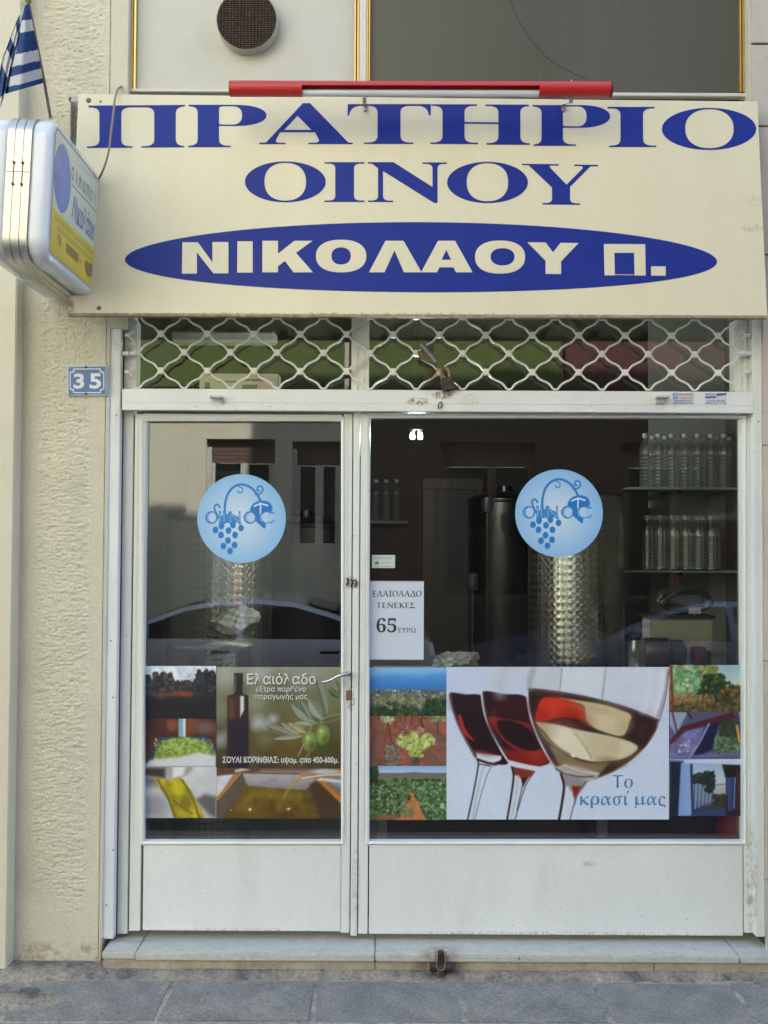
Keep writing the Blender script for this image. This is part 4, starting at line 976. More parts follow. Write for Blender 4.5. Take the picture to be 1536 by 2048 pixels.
# oil pouring
c = Cv(285, 1534, 433, 1636, (196, 196, 196)); c.grad([(1534, (206, 206, 206)), (1636, (178, 180, 184))])
c.ell(300, 1560, 24, 14, (120, 118, 118), 9); c.ell(300, 1612, 40, 22, (150, 152, 158), 9); c.poly([(390, 1600), (410, 1588), (433, 1594), (433, 1636), (420, 1630)], (96, 92, 92), 5)
c.poly(cr([(285, 1540), (330, 1530), (380, 1527), (384, 1540), (370, 1552), (345, 1560), (310, 1558), (285, 1552)], 6, True), (168, 162, 158), 2); c.poly([(285, 1536), (330, 1536), (330, 1556), (285, 1550)], (60, 52, 54), 4); c.poly([(345, 1534), (372, 1532), (366, 1550), (346, 1556)], (222, 220, 218), 3)
c.poly(cr([(310, 1558), (340, 1560), (362, 1556), (378, 1575), (395, 1605), (406, 1636), (350, 1636), (336, 1600)], 5, True), (168, 154, 36), 1.5, tex=(14, .35))
c.poly([(340, 1562), (356, 1560), (366, 1585), (352, 1588)], (196, 186, 30), 5); c.line(cr([(316, 1560), (336, 1596), (352, 1636)], 6), 4, (110, 92, 20), 1.5); c.line(cr([(364, 1560), (386, 1598), (398, 1636)], 6), 4, (112, 96, 26), 1.5)
c.ell(372, 1606, 12, 16, (130, 112, 30), 5, .4); c.line([(346, 1600), (384, 1628)], 3, (112, 96, 26), 1.5); c.noise(.06, 20, 9)
poster(c, 'printed picture of yellow oil pouring from a spout at the door foot')
# olive oil bottle
c = Cv(433, 1334, 683, 1536.5, (104, 104, 74)); 
c.grad([(1334, (140, 138, 116)), (1400, (112, 110, 76)), (1450, (92, 88, 56)), (1490, (82, 70, 38)), (1536, (66, 50, 34))])
for x, y, r, cc in ((450, 1350, 26, (158, 160, 150)), (520, 1345, 20, (170, 170, 170)), (600, 1340, 26, (150, 150, 140)), (440, 1420, 20, (128, 132, 110)), (512, 1400, 24, (136, 140, 124)), (470, 1470, 18, (150, 156, 160)), (440, 1480, 14, (150, 158, 166)), (516, 1445, 14, (178, 184, 190)), (546, 1438, 10, (176, 180, 184)), (534, 1452, 9, (160, 168, 170)), (600, 1460, 30, (112, 104, 62)), (650, 1400, 24, (120, 122, 92)), (580, 1500, 40, (104, 84, 36)), (650, 1510, 30, (70, 74, 34)), (560, 1395, 26, (96, 96, 60)), (480, 1380, 14, (90, 92, 66)), (640, 1350, 20, (140, 142, 130)), (500, 1510, 20, (100, 92, 52)), (530, 1480, 16, (110, 108, 70))): c.ell(x, y, r, r, cc, r*.7, 0, .8)
c.noise(.10, 30, 4)
c.poly([(468, 1346), (486, 1346), (486, 1362), (485, 1386), (488, 1389), (495, 1390), (497, 1394), (497, 1536), (455, 1536), (455, 1394), (458, 1390), (466, 1389), (469, 1385), (468, 1362)], (44, 34, 34), 1)
c.poly([(456, 1395), (470, 1395), (470, 1440), (456, 1440)], (92, 60, 40), 5); c.poly([(480, 1392), (488, 1392), (488, 1420), (480, 1436)], (216, 208, 200), 1.5); c.poly([(472, 1392), (479, 1392), (479, 1440), (472, 1440)], (70, 44, 30), 3)
c.poly([(456, 1440), (497, 1440), (497, 1536), (456, 1536)], (38, 28, 40), 6, .8); c.poly([(470, 1350), (473, 1350), (472, 1384), (469, 1384)], (84, 92, 92), 1)
# branch, leaves and olives
c.line(cr([(683, 1436), (655, 1444), (640, 1446), (612, 1452), (590, 1470), (560, 1474)], 6), 3.2, (120, 110, 86), 1)
def leaf(a, b, wd, c1, c2):
    a = np.array(a, float); b = np.array(b, float); v = b-a; n_ = np.array([-v[1], v[0]])/np.hypot(*v); pts = []
    prof = [(0, 0), (.15, .55), (.35, .95), (.6, 1), (.85, .55), (1, 0)]
    up = [tuple(a+v*t_+n_*wd*k*.5) for t_, k in prof]; dn_ = [tuple(a+v*t_-n_*wd*k*.5) for t_, k in prof[::-1]]
    c.poly(cr(up, 4)+cr(dn_, 4), c1, .8); c.poly(cr(up, 4)+[tuple(b), tuple(a)], c2, .8); c.line([tuple(a), tuple(b)], .9, (170, 174, 150), .6)
for a_, b_, w__, c1, c2 in (((655, 1428), (632, 1348), 17, (96, 106, 88), (130, 138, 122)), ((645, 1440), (616, 1398), 20, (150, 158, 142), (118, 128, 108)), ((630, 1446), (582, 1408), 22, (140, 146, 132), (104, 112, 96)), ((622, 1440), (600, 1400), 12, (96, 100, 84), (126, 130, 112)), ((683, 1400), (662, 1346), 13, (128, 136, 124), (100, 110, 96)), ((683, 1396), (656, 1378), 14, (70, 84, 60), (92, 104, 78)), ((596, 1474), (528, 1450), 17, (106, 104, 84), (134, 130, 108)), ((606, 1472), (548, 1478), 9, (150, 152, 130), (128, 132, 110)), ((612, 1466), (576, 1446), 13, (178, 166, 104), (150, 140, 90)), ((600, 1470), (563, 1446), 10, (146, 150, 126), (120, 126, 100)), ((625, 1450), (590, 1446), 10, (128, 132, 114), (154, 156, 138))): leaf(a_, b_, w__, c1, c2)
c.line(cr([(640, 1450), (646, 1438), (660, 1432), (683, 1428)], 5), 2.2, (150, 140, 112), .8); c.line(cr([(618, 1470), (624, 1450), (634, 1446)], 5), 1.8, (150, 146, 112), .8)
for ox, oy in ((619.5, 1483.5), (646, 1470)):
    c.ell(ox, oy, 14, 20, (108, 126, 56), 1, .12); c.ell(ox-2, oy-4, 9, 13, (140, 158, 84), 5, .12); c.ell(ox-4, oy-8, 3, 4, (186, 196, 140), 2); c.ell(ox+5, oy+9, 6, 8, (84, 98, 40), 4)
c.line([(607, 1490), (596, 1512)], 1.6, (170, 170, 150)); c.line([(618, 1506), (603, 1530)], 1.4, (170, 170, 150)); c.blobs(120, (620, 1460, 660, 1500), (.4, .7), [(160, 176, 110)], .5, .5, poly=lambda x, y: np.hypot((x-646)/12, (y-1470)/18) < 1)
ob = poster(c, 'printed picture of a dark oil bottle and green olives with white Greek lettering')
PW = mat('white_print', (.70, .70, .68), .5, var=.01); PSH = mat('print_shadow', (.045, .045, .035), .6)
mb = MB(); ms = MB(); fpo = fy(YS)
for body, bx in (('Ελαιόλαδο', (494, 1346, 632, 1369)), ('εξτρα παρθένο', (512, 1372, 612, 1386)), ('παραγωγής μας', (509, 1387, 615, 1401)), ('ΣΟΥΛΙ ΚΟΡΙΝΘΙΑΣ: υψομ. απο 450-600μ.', (445, 1513, 677, 1529))):
    text_px(mb, body, *bx, fpo, .0010, off=.012 if bx[0] != 445 else .02); mb.build('white_lettering', PW, ob); mb = MB(); text_px(ms, body, bx[0]+1.6, bx[1]+1.6, bx[2]+1.6, bx[3]+1.6, fpo, .0005, off=.012)
ms.build('lettering_shadow', PSH, ob)
# oil basin
c = Cv(433, 1536.5, 683, 1637, (92, 66, 34)); c.grad([(1536, (96, 70, 60)), (1545, (150, 130, 110)), (1637, (90, 70, 30))])
c.poly([(433, 1548), (470, 1543), (433, 1600)], (206, 206, 212), 2); c.poly([(433, 1536), (520, 1536), (520, 1543), (433, 1552)], (96, 62, 48), 2); c.poly([(470, 1540), (484, 1536), (500, 1540), (470, 1545)], (200, 190, 170), 2)
c.poly([(478, 1545), (600, 1546), (635, 1552), (683, 1598), (683, 1637), (433, 1637), (433, 1600)], (86, 66, 44), 1.2)
c.poly([(478, 1545), (484, 1546), (438, 1600), (433, 1602), (433, 1594)], (176, 118, 58), 1); c.poly([(628, 1556), (640, 1556), (683, 1596), (683, 1608)], (180, 116, 50), 1.2)
c.poly([(486, 1547), (602, 1549), (632, 1558), (610, 1582), (500, 1574), (484, 1560)], (172, 168, 172), 1.5, c2=('v', (128, 122, 120))); c.poly([(486, 1548), (494, 1572), (462, 1612), (440, 1637), (433, 1637), (433, 1604)], (92, 80, 66), 2); c.poly([(620, 1568), (640, 1566), (683, 1612), (683, 1637), (640, 1637)], (70, 52, 34), 3)
c.poly([(492, 1571), (560, 1577), (612, 1580), (622, 1590), (640, 1637), (452, 1637), (470, 1604)], (112, 92, 28), 2, tex=(16, .35), c2=('v', (96, 72, 20)))
c.poly([(500, 1580), (608, 1586), (604, 1600), (490, 1596)], (124, 104, 34), 5, .8)
c.line(cr([(600, 1558), (588, 1566), (576, 1580), (567, 1596)], 5), 4, (170, 148, 40), 1, w2=2); c.ell(500, 1619, 2.6, 2.8, (236, 232, 210), 1); c.ell(577, 1618, 3.4, 2, (220, 214, 180), 1); c.ell(462, 1620, 1.5, 1.5, (180, 170, 120), 1)
c.poly([(598, 1547), (660, 1546), (683, 1546), (683, 1552), (650, 1554), (602, 1558)], (168, 124, 96), 1.4); c.line([(604, 1556), (650, 1550), (683, 1549)], 2.4, (226, 214, 204)); c.ell(650, 1543, 28, 5, (190, 190, 192), 2); c.poly([(655, 1556), (683, 1560), (683, 1575), (668, 1570)], (110, 150, 190), 2); c.poly([(633, 1560), (683, 1566), (683, 1560), (640, 1556)], (214, 208, 204), 2)
c.noise(.08, 12, 8); poster(c, 'printed picture of a wooden basin filled with brownish oil under the bottle picture')
# valley and blue sky
c = Cv(737.5, 1335, 893, 1432, (80, 90, 70)); c.grad([(1335, (134, 184, 224)), (1350, (86, 150, 212)), (1372, (60, 126, 196)), (1380, (72, 118, 170)), (1386, (66, 88, 104))], 1335, 1388)
c.poly([(737, 1352), (790, 1346), (840, 1352), (893, 1338), (893, 1335), (737, 1335)], (150, 196, 228), 8, .5)
c.grad([(1380, (72, 92, 100)), (1392, (96, 106, 98)), (1406, (104, 108, 84)), (1418, (52, 70, 46)), (1432, (44, 58, 38))], 1382, 1433)
c.blobs(240, (737, 1380, 893, 1398), (1, 3), [(110, 96, 92), (150, 140, 134), (66, 84, 76), (54, 80, 66), (176, 168, 160)], .8); c.blobs(60, (750, 1394, 870, 1412), (3, 8), [(150, 146, 104), (128, 128, 88), (90, 104, 70)], 2, .8, .35)
c.blobs(600, (737, 1398, 893, 1432), (2, 5), [(36, 56, 36), (50, 72, 44), (70, 86, 56), (28, 44, 32)], 1.2, poly=lambda x, y: y > 1412+8*math.sin(x*.07) or x > 852)
c.blobs(22, (765, 1398, 850, 1420), (2, 5), [(190, 182, 164), (168, 160, 128)], 1, .8, .4); poster(c, 'printed picture of a wooded valley under bright blue sky beside the door post')
# red soil and a young vine
c = Cv(737.5, 1432, 893, 1532, (140, 82, 66)); c.noise(.25, 10, 4); c.noise(.2, 3, 6)
for x0_, x1_ in ((760, 742), (795, 870), (860, 893)): c.poly([(x0_-3, 1435), (x0_+3, 1435), (x1_+18, 1532), (x1_-10, 1532)], (110, 92, 80), 8, .6)
for x_, y_, s__ in ((800, 1432, 10), (810, 1432, 12), (823, 1432, 18), (843, 1434, 22), (875, 1434, 34), (756, 1432, 8)):
    c.line([(x_, y_), (x_+1, y_+s__)], 2, (72, 50, 44)); 
c.blobs(60, (765, 1432, 787, 1446), (2, 4), [(150, 156, 110), (120, 130, 80), (180, 180, 140)]); c.line(cr([(776, 1446), (778, 1460), (782, 1480)], 4), 4, (80, 60, 52)); c.blobs(40, (862, 1432, 893, 1442), (2, 4), [(140, 150, 100), (110, 118, 76)]); c.line([(836, 1440), (852, 1436)], 2, (60, 46, 42)); c.line([(842, 1440), (846, 1455)], 3, (60, 46, 42))
c.blobs(500, (770, 1490, 800, 1532), (1, 2.5), [(150, 136, 118), (112, 98, 84), (90, 76, 62)])
c.poly([(812, 1492), (838, 1506), (838, 1532), (826, 1532), (822, 1508)], (86, 72, 62), 1.5, tex=(3, .5))
c.blobs(230, (795, 1465, 870, 1500), (2, 5.5), [(162, 180, 84), (186, 196, 110), (130, 152, 66), (204, 210, 150)], poly=lambda x, y: ((x-830)/38)**2+((y-1482)/16)**2 < 1)
c.blobs(60, (818, 1490, 845, 1512), (2, 4), [(150, 172, 76), (176, 190, 100)]); c.blobs(14, (800, 1452, 860, 1470), (2, 4), [(180, 186, 150)], 1, .9, .4); poster(c, 'printed picture of a leafy young vine on red soil')
# vineyard rows
c = Cv(737.5, 1532, 893, 1640, (80, 100, 66)); c.grad([(1532, (138, 176, 220)), (1546, (178, 200, 224))], 1532, 1548); c.grad([(1545, (110, 116, 116)), (1551, (120, 124, 98)), (1560, (112, 122, 70)), (1580, (90, 108, 60))], 1546, 1641)
c.poly([(754, 1549), (800, 1547), (830, 1544), (870, 1548), (893, 1546), (893, 1555), (754, 1555)], (112, 108, 104), 1.5)
c.poly([(817, 1580), (829, 1580), (838, 1606), (852, 1640), (790, 1640), (808, 1606)], (182, 116, 72), 1.5, tex=(6, .2))
for n_, rr_, cl in ((420, (3, 7), [(36, 54, 30), (26, 40, 24), (50, 70, 40)]), (900, (1.5, 3.6), [(86, 116, 70), (110, 138, 92), (66, 96, 52), (132, 156, 116), (44, 66, 36)])):
    c.blobs(n_, (737, 1558, 824, 1640), rr_, cl, .9, .9, poly=lambda x, y: x < 820-max(0, (y-1585))*.42 and y > 1562+4*math.sin(x*.3)); c.blobs(n_, (822, 1562, 893, 1640), rr_, cl, .9, .9, poly=lambda x, y: x > 824+max(0, (y-1575))*.52)
c.blobs(80, (737, 1532, 754, 1565), (2, 5), [(56, 80, 44), (40, 60, 34)]); c.blobs(60, (806, 1612, 824, 1632), (2, 3), [(96, 118, 70), (120, 120, 80)]); c.ell(884, 1612, 4, 6, (170, 190, 140), 1); c.poly([(748, 1632), (800, 1628), (795, 1640), (745, 1640)], (140, 88, 60), 3); poster(c, 'printed picture of green vineyard rows with an earth path')
# wine glasses
c = Cv(893, 1334, 1338, 1639, (196, 208, 228)); c.grad([(1334, (196, 206, 226)), (1500, (204, 214, 232)), (1640, (206, 216, 232))])
DK, OUT = (44, 16, 22), (52, 30, 34)
g1 = cr([(900, 1386), (903, 1410), (912, 1440), (926, 1472), (944, 1504), (952, 1516), (985, 1528), (1020, 1520), (1000, 1440), (966, 1393), (930, 1389)], 6, True)
c.poly([(976, 1336), (1064, 1336), (1054, 1380), (966, 1384)], (200, 206, 220), 2)
c.poly(g1, (34, 14, 20), 1.3); c.line(cr([(901, 1390), (905, 1415), (916, 1448), (932, 1480), (950, 1512)], 6), 3.5, (120, 100, 112), 2.5)
c.poly(cr([(916, 1432), (922, 1432), (932, 1460), (949, 1480), (944, 1480), (926, 1464)], 5, True), (176, 46, 36), 1.2)
c.poly([(952, 1505), (1003, 1512), (1002, 1520), (985, 1527), (954, 1517)], (214, 216, 226), 1.5); c.line([(955, 1519), (975, 1526), (992, 1529)], 5, (70, 30, 36), 1.2); c.line([(950, 1502), (1003, 1511)], 2.5, (110, 44, 40))
c.line(cr([(956, 1520), (956, 1535), (946, 1590), (935, 1640)], 6), 3, (50, 42, 44)); c.line(cr([(986, 1530), (975, 1548), (962, 1590), (949, 1640)], 6), 1.4, (90, 84, 88)); c.line(cr([(966, 1535), (956, 1580), (944, 1640)], 6), 3, (176, 180, 180), 2); c.line([(958, 1528), (980, 1532)], 2.2, (60, 40, 44))
g2 = cr([(966, 1383), (968, 1404), (974, 1432), (984, 1462), (1000, 1490), (1012, 1512), (1022, 1524), (1060, 1532), (1100, 1524), (1085, 1480), (1058, 1399), (1010, 1388)], 6, True)
c.poly(g2, DK, 1.3); c.poly([(1000, 1496), (1090, 1508), (1098, 1520), (1080, 1534), (1050, 1532), (1022, 1524)], (124, 26, 24), 3)
c.poly(cr([(976, 1436), (990, 1434), (1010, 1438), (1050, 1444), (1062, 1452), (1072, 1490), (1090, 1506), (1060, 1510), (1028, 1498), (1002, 1476), (990, 1458)], 6, True), (150, 38, 32), 2.5); c.poly(cr([(994, 1446), (1010, 1440), (1040, 1448), (1064, 1466), (1078, 1494), (1066, 1502), (1036, 1494), (1006, 1472)], 6, True), (36, 14, 20), 2)
c.line(cr([(963, 1384), (966, 1412), (974, 1444), (990, 1478), (1008, 1510), (1022, 1530)], 6), 3.8, (214, 214, 224), 1.4); c.line(cr([(967, 1384), (970, 1410), (978, 1440), (994, 1474), (1012, 1504)], 6), 2.2, (84, 60, 74), 1.5)
c.poly([(1018, 1520), (1050, 1528), (1082, 1534), (1072, 1543), (1022, 1532)], (216, 214, 222), 1.5); c.poly([(1022, 1533), (1070, 1542), (1062, 1552), (1048, 1562), (1046, 1572), (1042, 1556), (1026, 1548)], (136, 44, 36), 1.5); c.poly([(1042, 1556), (1056, 1556), (1046, 1574)], (60, 18, 22), 1.5)
c.line(cr([(1024, 1534), (1027, 1556), (1021, 1600), (1014, 1640)], 6), 4, (48, 36, 40)); c.line(cr([(1068, 1545), (1052, 1570), (1040, 1605), (1030, 1640)], 6), 2, (80, 70, 74)); c.line(cr([(1036, 1552), (1032, 1590), (1022, 1640)], 6), 4, (186, 190, 188), 2); c.line([(1045, 1570), (1034, 1620)], 1.6, (60, 40, 44))
# front glass
bowl = cr([(1060, 1334), (1054, 1370), (1055, 1405), (1062, 1440), (1076, 1478), (1096, 1516), (1110, 1536), (1128, 1552), (1160, 1560), (1190, 1557), (1225, 1543), (1262, 1520), (1292, 1492), (1312, 1460), (1324, 1425), (1333, 1385), (1337, 1350), (1337, 1334)], 6)
c.poly(bowl, (200, 204, 212), 1)
c.poly([(1124, 1334), (1206, 1334), (1202, 1398), (1122, 1380)], (212, 216, 224), 4); c.poly([(1214, 1334), (1330, 1334), (1318, 1420), (1206, 1396)], (208, 212, 222), 4)
for x0_, x1_ in ((1124, 1119), (1212, 1204)): c.line([(x0_, 1336), (x1_, 1384 if x0_ < 1150 else 1400)], 1.6, (130, 130, 140), 1.2)
c.line(cr([(1336, 1340), (1330, 1385), (1316, 1432)], 6), 5, (150, 146, 160), 2)
wine = cr([(1057, 1378), (1090, 1381), (1150, 1390), (1205, 1402), (1260, 1418), (1316, 1440)], 5)
under = [(1312, 1460), (1292, 1492), (1262, 1520), (1225, 1543), (1190, 1557), (1160, 1560), (1128, 1552), (1110, 1536), (1096, 1516), (1076, 1478), (1062, 1440), (1056, 1405)]
c.poly(wine+under, (60, 38, 26), 1.2); c.line(wine, 4.5, (88, 74, 84), 1.4); c.poly([(1062, 1390), (1100, 1390), (1086, 1410), (1074, 1440), (1066, 1440), (1059, 1410)], (44, 26, 24), 2)
c.poly(cr([(1120, 1396), (1200, 1408), (1240, 1420), (1262, 1432), (1258, 1465), (1244, 1474), (1200, 1462), (1172, 1440), (1168, 1412), (1140, 1402)], 6, True), (204, 186, 146), 2)
c.poly(cr([(1084, 1398), (1112, 1396), (1150, 1404), (1168, 1416), (1172, 1440), (1182, 1454), (1150, 1450), (1110, 1440), (1074, 1442), (1070, 1436)], 6, True), (196, 46, 28), 1.6)
c.poly(cr([(1098, 1440), (1130, 1434), (1166, 1442), (1186, 1456), (1244, 1472), (1262, 1438), (1286, 1432), (1306, 1448), (1298, 1476), (1276, 1500), (1268, 1484), (1230, 1476), (1170, 1460), (1120, 1450)], 6, True), (40, 22, 22), 2)
c.poly(cr([(1070, 1444), (1100, 1447), (1160, 1460), (1230, 1474), (1266, 1486), (1276, 1496), (1264, 1508), (1240, 1519), (1208, 1523), (1180, 1522), (1140, 1510), (1108, 1486), (1088, 1462)], 6, True), (206, 192, 158), 1.6)
c.poly(cr([(1098, 1452), (1124, 1452), (1148, 1466), (1180, 1510), (1190, 1520), (1160, 1516), (1126, 1496), (1104, 1474)], 6, True), (224, 214, 186), 3); c.poly([(1240, 1482), (1272, 1492), (1262, 1508), (1236, 1518)], (222, 214, 186), 4); c.line(cr([(1148, 1466), (1168, 1490), (1184, 1518)], 4), 3, (176, 156, 112), 2); c.line(cr([(1072, 1448), (1092, 1476), (1122, 1500), (1146, 1512)], 5), 4, (120, 100, 66), 2)
c.poly(cr([(1102, 1492), (1130, 1508), (1170, 1524), (1216, 1524), (1212, 1534), (1196, 1548), (1160, 1546), (1122, 1530), (1108, 1510)], 6, True), (122, 104, 72), 2.5); c.ell(1146, 1511, 5, 3, (240, 236, 220), 1.2, .5)
c.line(cr([(1054, 1372), (1056, 1408), (1064, 1444), (1080, 1484), (1102, 1524), (1116, 1542)], 6), 4, (206, 204, 214), 1.4); c.line(cr([(1059, 1380), (1062, 1412), (1070, 1446), (1086, 1482), (1106, 1518)], 6), 2, (64, 44, 52), 1.4); c.line(cr([(1337, 1345), (1332, 1390), (1322, 1430), (1310, 1464), (1290, 1494), (1260, 1522), (1225, 1544), (1190, 1558)], 6), 1.6, (104, 80, 60), 1)
c.poly([(1108, 1534), (1130, 1528), (1160, 1534), (1200, 1546), (1195, 1556), (1176, 1564), (1150, 1560), (1122, 1550)], (176, 168, 166), 2); c.line([(1112, 1538), (1130, 1548), (1160, 1554), (1188, 1553)], 3, (90, 70, 68), 1.4); c.line([(1128, 1530), (1160, 1542), (1196, 1548)], 2, (226, 222, 220))
c.poly([(1120, 1546), (1176, 1562), (1166, 1578), (1156, 1590), (1150, 1610), (1145, 1585), (1132, 1572)], (150, 140, 140), 2); c.poly([(1144, 1572), (1162, 1572), (1154, 1590), (1148, 1596)], (140, 34, 30), 1.6)
c.line(cr([(1122, 1548), (1128, 1572), (1124, 1605), (1118, 1640)], 6), 5, (44, 34, 34)); c.line(cr([(1172, 1564), (1156, 1586), (1147, 1612), (1140, 1640)], 6), 1.8, (84, 70, 66)); c.line(cr([(1136, 1574), (1134, 1606), (1128, 1640)], 6), 4, (214, 218, 220), 2)
# soft shading of the glass and the wine
for x, y, a_, b_, cc, al in ((1110, 1420, 26, 22, (228, 70, 40), .5), (1150, 1436, 30, 14, (120, 22, 18), .55), (1084, 1432, 12, 12, (150, 30, 22), .6), (1215, 1436, 34, 20, (222, 208, 172), .6), (1190, 1418, 40, 8, (168, 146, 104), .5), (1248, 1452, 12, 16, (176, 152, 110), .5), (1130, 1478, 30, 22, (228, 220, 196), .5), (1225, 1498, 40, 18, (188, 170, 128), .5), (1092, 1462, 16, 14, (158, 140, 104), .5), (1284, 1462, 12, 20, (84, 48, 28), .55), (1222, 1524, 22, 7, (92, 64, 40), .5), (1150, 1534, 34, 9, (168, 150, 112), .5),
    (1024, 1412, 30, 14, (70, 22, 26), .6), (1040, 1470, 26, 22, (22, 10, 14), .5), (1076, 1516, 20, 8, (168, 48, 36), .6), (984, 1446, 6, 20, (190, 60, 46), .45), (930, 1410, 22, 14, (54, 20, 26), .6), (975, 1470, 20, 26, (24, 10, 14), .5), (968, 1506, 18, 5, (150, 60, 52), .5)): c.ell(x, y, a_, b_, cc, min(a_, b_)*.9, .2, al)
for x0_, x1_, al in ((1326, 1316, .5), (1300, 1292, .3)): c.line(cr([(x0_, 1345), (x0_-3, 1385), (x1_-6, 1424)], 5), 12, (226, 230, 238), 6, al)
c.line(cr([(1066, 1340), (1060, 1360), (1060, 1376)], 4), 10, (150, 150, 160), 5, .6); c.line(cr([(1012, 1338), (1004, 1360), (1000, 1386)], 4), 22, (186, 190, 202), 10, .6)
c.noise(.012, 60, 3); ob = poster(c, 'large printed picture of three tilted wine glasses on white with blue lettering')
INKW = mat('blue_print_lettering', (.07, .22, .44), .5, var=.03); mb = MB()
for body, bx in ((mb_('Το'), (1225, 1550, 1266, 1576)), (mb_('κ'), (1160, 1592, 1179, 1611)), (mb_('ρ'), (1181, 1592, 1199, 1617)), (mb_('α'), (1202, 1592, 1223, 1611)), (mb_('σ'), (1226, 1592, 1245, 1611)), (mb_('ι'), (1248, 1591, 1257, 1611)), (mb_('μ'), (1270, 1592, 1292, 1617)), (mb_('α'), (1294, 1592, 1314, 1611)), (mb_('ς'), (1317, 1592, 1331, 1617))): text_px(mb, body, *bx, fpo, .0008)
mb.prism([[(1253, 1588), (1255, 1588), (1258, 1582), (1255, 1581)]], fpo, .0008); mb.build('blue_lettering', INKW, ob)
# three small pictures at right
c = Cv(1339, 1330, 1488, 1423.5, (110, 110, 80)); c.grad([(1330, (150, 184, 196)), (1372, (196, 208, 200))], 1330, 1380); c.grad([(1372, (150, 126, 90)), (1400, (130, 96, 62)), (1423, (120, 84, 56))], 1374, 1424)
c.blobs(420, (1342, 1330, 1440, 1410), (2, 6), [(88, 116, 62), (120, 138, 70), (60, 84, 48), (164, 150, 96), (140, 110, 66)], poly=lambda x, y: x < 1455-abs(y-1380)*.5); c.blobs(300, (1395, 1345, 1462, 1420), (2, 5), [(40, 60, 32), (56, 78, 40), (30, 44, 26)], poly=lambda x, y: ((x-1428)/36)**2+((y-1382)/34)**2 < 1)
c.blobs(140, (1345, 1335, 1400, 1385), (3, 6), [(120, 168, 120), (84, 140, 80), (160, 184, 140)]); c.blobs(280, (1440, 1372, 1488, 1424), (2, 5), [(66, 66, 36), (90, 84, 46), (44, 46, 30), (140, 112, 60)]); c.blobs(160, (1345, 1390, 1430, 1410), (2, 4), [(160, 120, 80), (176, 136, 96), (120, 86, 60)], 1, .9, .5); c.blobs(200, (1345, 1405, 1488, 1424), (2, 4), [(60, 62, 34), (84, 78, 44), (120, 96, 60)])
c.line([(1342, 1332), (1344, 1380), (1346, 1423)], 5, (120, 52, 36), 1.5); poster(c, 'printed picture of an autumn vine bush top right on the window')
c = Cv(1339, 1424, 1488, 1517.5, (70, 72, 104)); c.grad([(1424, (84, 84, 112)), (1517, (92, 92, 140))])
c.poly([(1339, 1424), (1376, 1424), (1362, 1450), (1352, 1470), (1339, 1450)], (150, 160, 184), 2); c.line([(1345, 1426), (1355, 1468)], 4, (70, 70, 84)); c.line([(1375, 1424), (1383, 1436)], 5, (60, 50, 56)); c.poly([(1339, 1482), (1365, 1452), (1466, 1424), (1476, 1436), (1400, 1455), (1368, 1466), (1342, 1500)], (80, 34, 44), 1.5)
c.poly([(1341, 1490), (1372, 1462), (1416, 1452), (1400, 1490), (1378, 1517), (1339, 1517)], (112, 112, 158), 2, tex=(14, .3)); c.poly([(1412, 1450), (1440, 1444), (1424, 1500), (1384, 1517), (1392, 1495)], (30, 30, 62), 2.5); c.line([(1418, 1448), (1396, 1490), (1378, 1516)], 4, (150, 152, 196), 1.5); c.line([(1443, 1446), (1432, 1480)], 4, (100, 104, 140), 1.5)
c.poly([(1446, 1444), (1470, 1440), (1484, 1500), (1432, 1506)], (40, 50, 34), 2.5); c.blobs(240, (1430, 1470, 1482, 1508), (1.5, 4), [(86, 116, 80), (64, 90, 60), (110, 136, 104)]); c.blobs(120, (1440, 1442, 1476, 1475), (2, 4), [(44, 56, 34), (60, 70, 50)])
c.line([(1474, 1426), (1486, 1512)], 3, (52, 46, 66)); c.line([(1474, 1452), (1479, 1482)], 5, (196, 158, 70), 1); c.poly([(1478, 1424), (1488, 1424), (1488, 1500)], (150, 160, 180), 1.5); c.line([(1339, 1515), (1486, 1508)], 4, (110, 112, 156), 2); c.blobs(40, (1356, 1482, 1380, 1504), (1, 2.5), [(190, 180, 200), (160, 150, 190)]); poster(c, 'printed picture of a purple grape crushing hopper, middle right on the window')
c = Cv(1339, 1518, 1488, 1632, (30, 36, 56)); c.grad([(1518, (150, 176, 216)), (1560, (190, 202, 216)), (1600, (150, 150, 150)), (1612, (60, 64, 84)), (1632, (40, 50, 90))])
c.poly([(1339, 1522), (1486, 1514), (1488, 1529), (1470, 1529), (1440, 1527), (1339, 1524)], (204, 212, 226), 2); c.poly([(1339, 1522), (1366, 1522), (1364, 1632), (1339, 1632)], (26, 36, 52), 3)
c.poly([(1362, 1526), (1384, 1528), (1386, 1632), (1356, 1632)], (124, 154, 204), 1.5, c2=('h', (150, 170, 214))); c.poly([(1380, 1528), (1385, 1528), (1388, 1626), (1383, 1628)], (40, 48, 74), 1.5)
for k in range(6):
    x_ = 1388+k*7.2; y_ = 1562+k*4; c.poly([(x_, y_), (x_+6, y_+2), (x_+5, 1616-k*3), (x_-1, 1620-k*3)], (74, 92, 130), 1); c.poly([(x_+3, y_+2), (x_+5, y_+2), (x_+4, 1616-k*3), (x_+2, 1618-k*3)], (160, 172, 196), .8)
c.blobs(130, (1386, 1545, 1420, 1566), (2, 4), [(44, 56, 48), (34, 44, 40)], poly=lambda x, y: y > 1546+abs(x-1398)*.5); c.blobs(160, (1406, 1544, 1432, 1586), (2, 4), [(40, 52, 44), (30, 40, 36)], poly=lambda x, y: ((x-1418)/13)**2+((y-1562)/22)**2 < 1); c.blobs(140, (1424, 1590, 1456, 1616), (2, 4), [(50, 62, 44), (36, 44, 34), (70, 60, 50)])
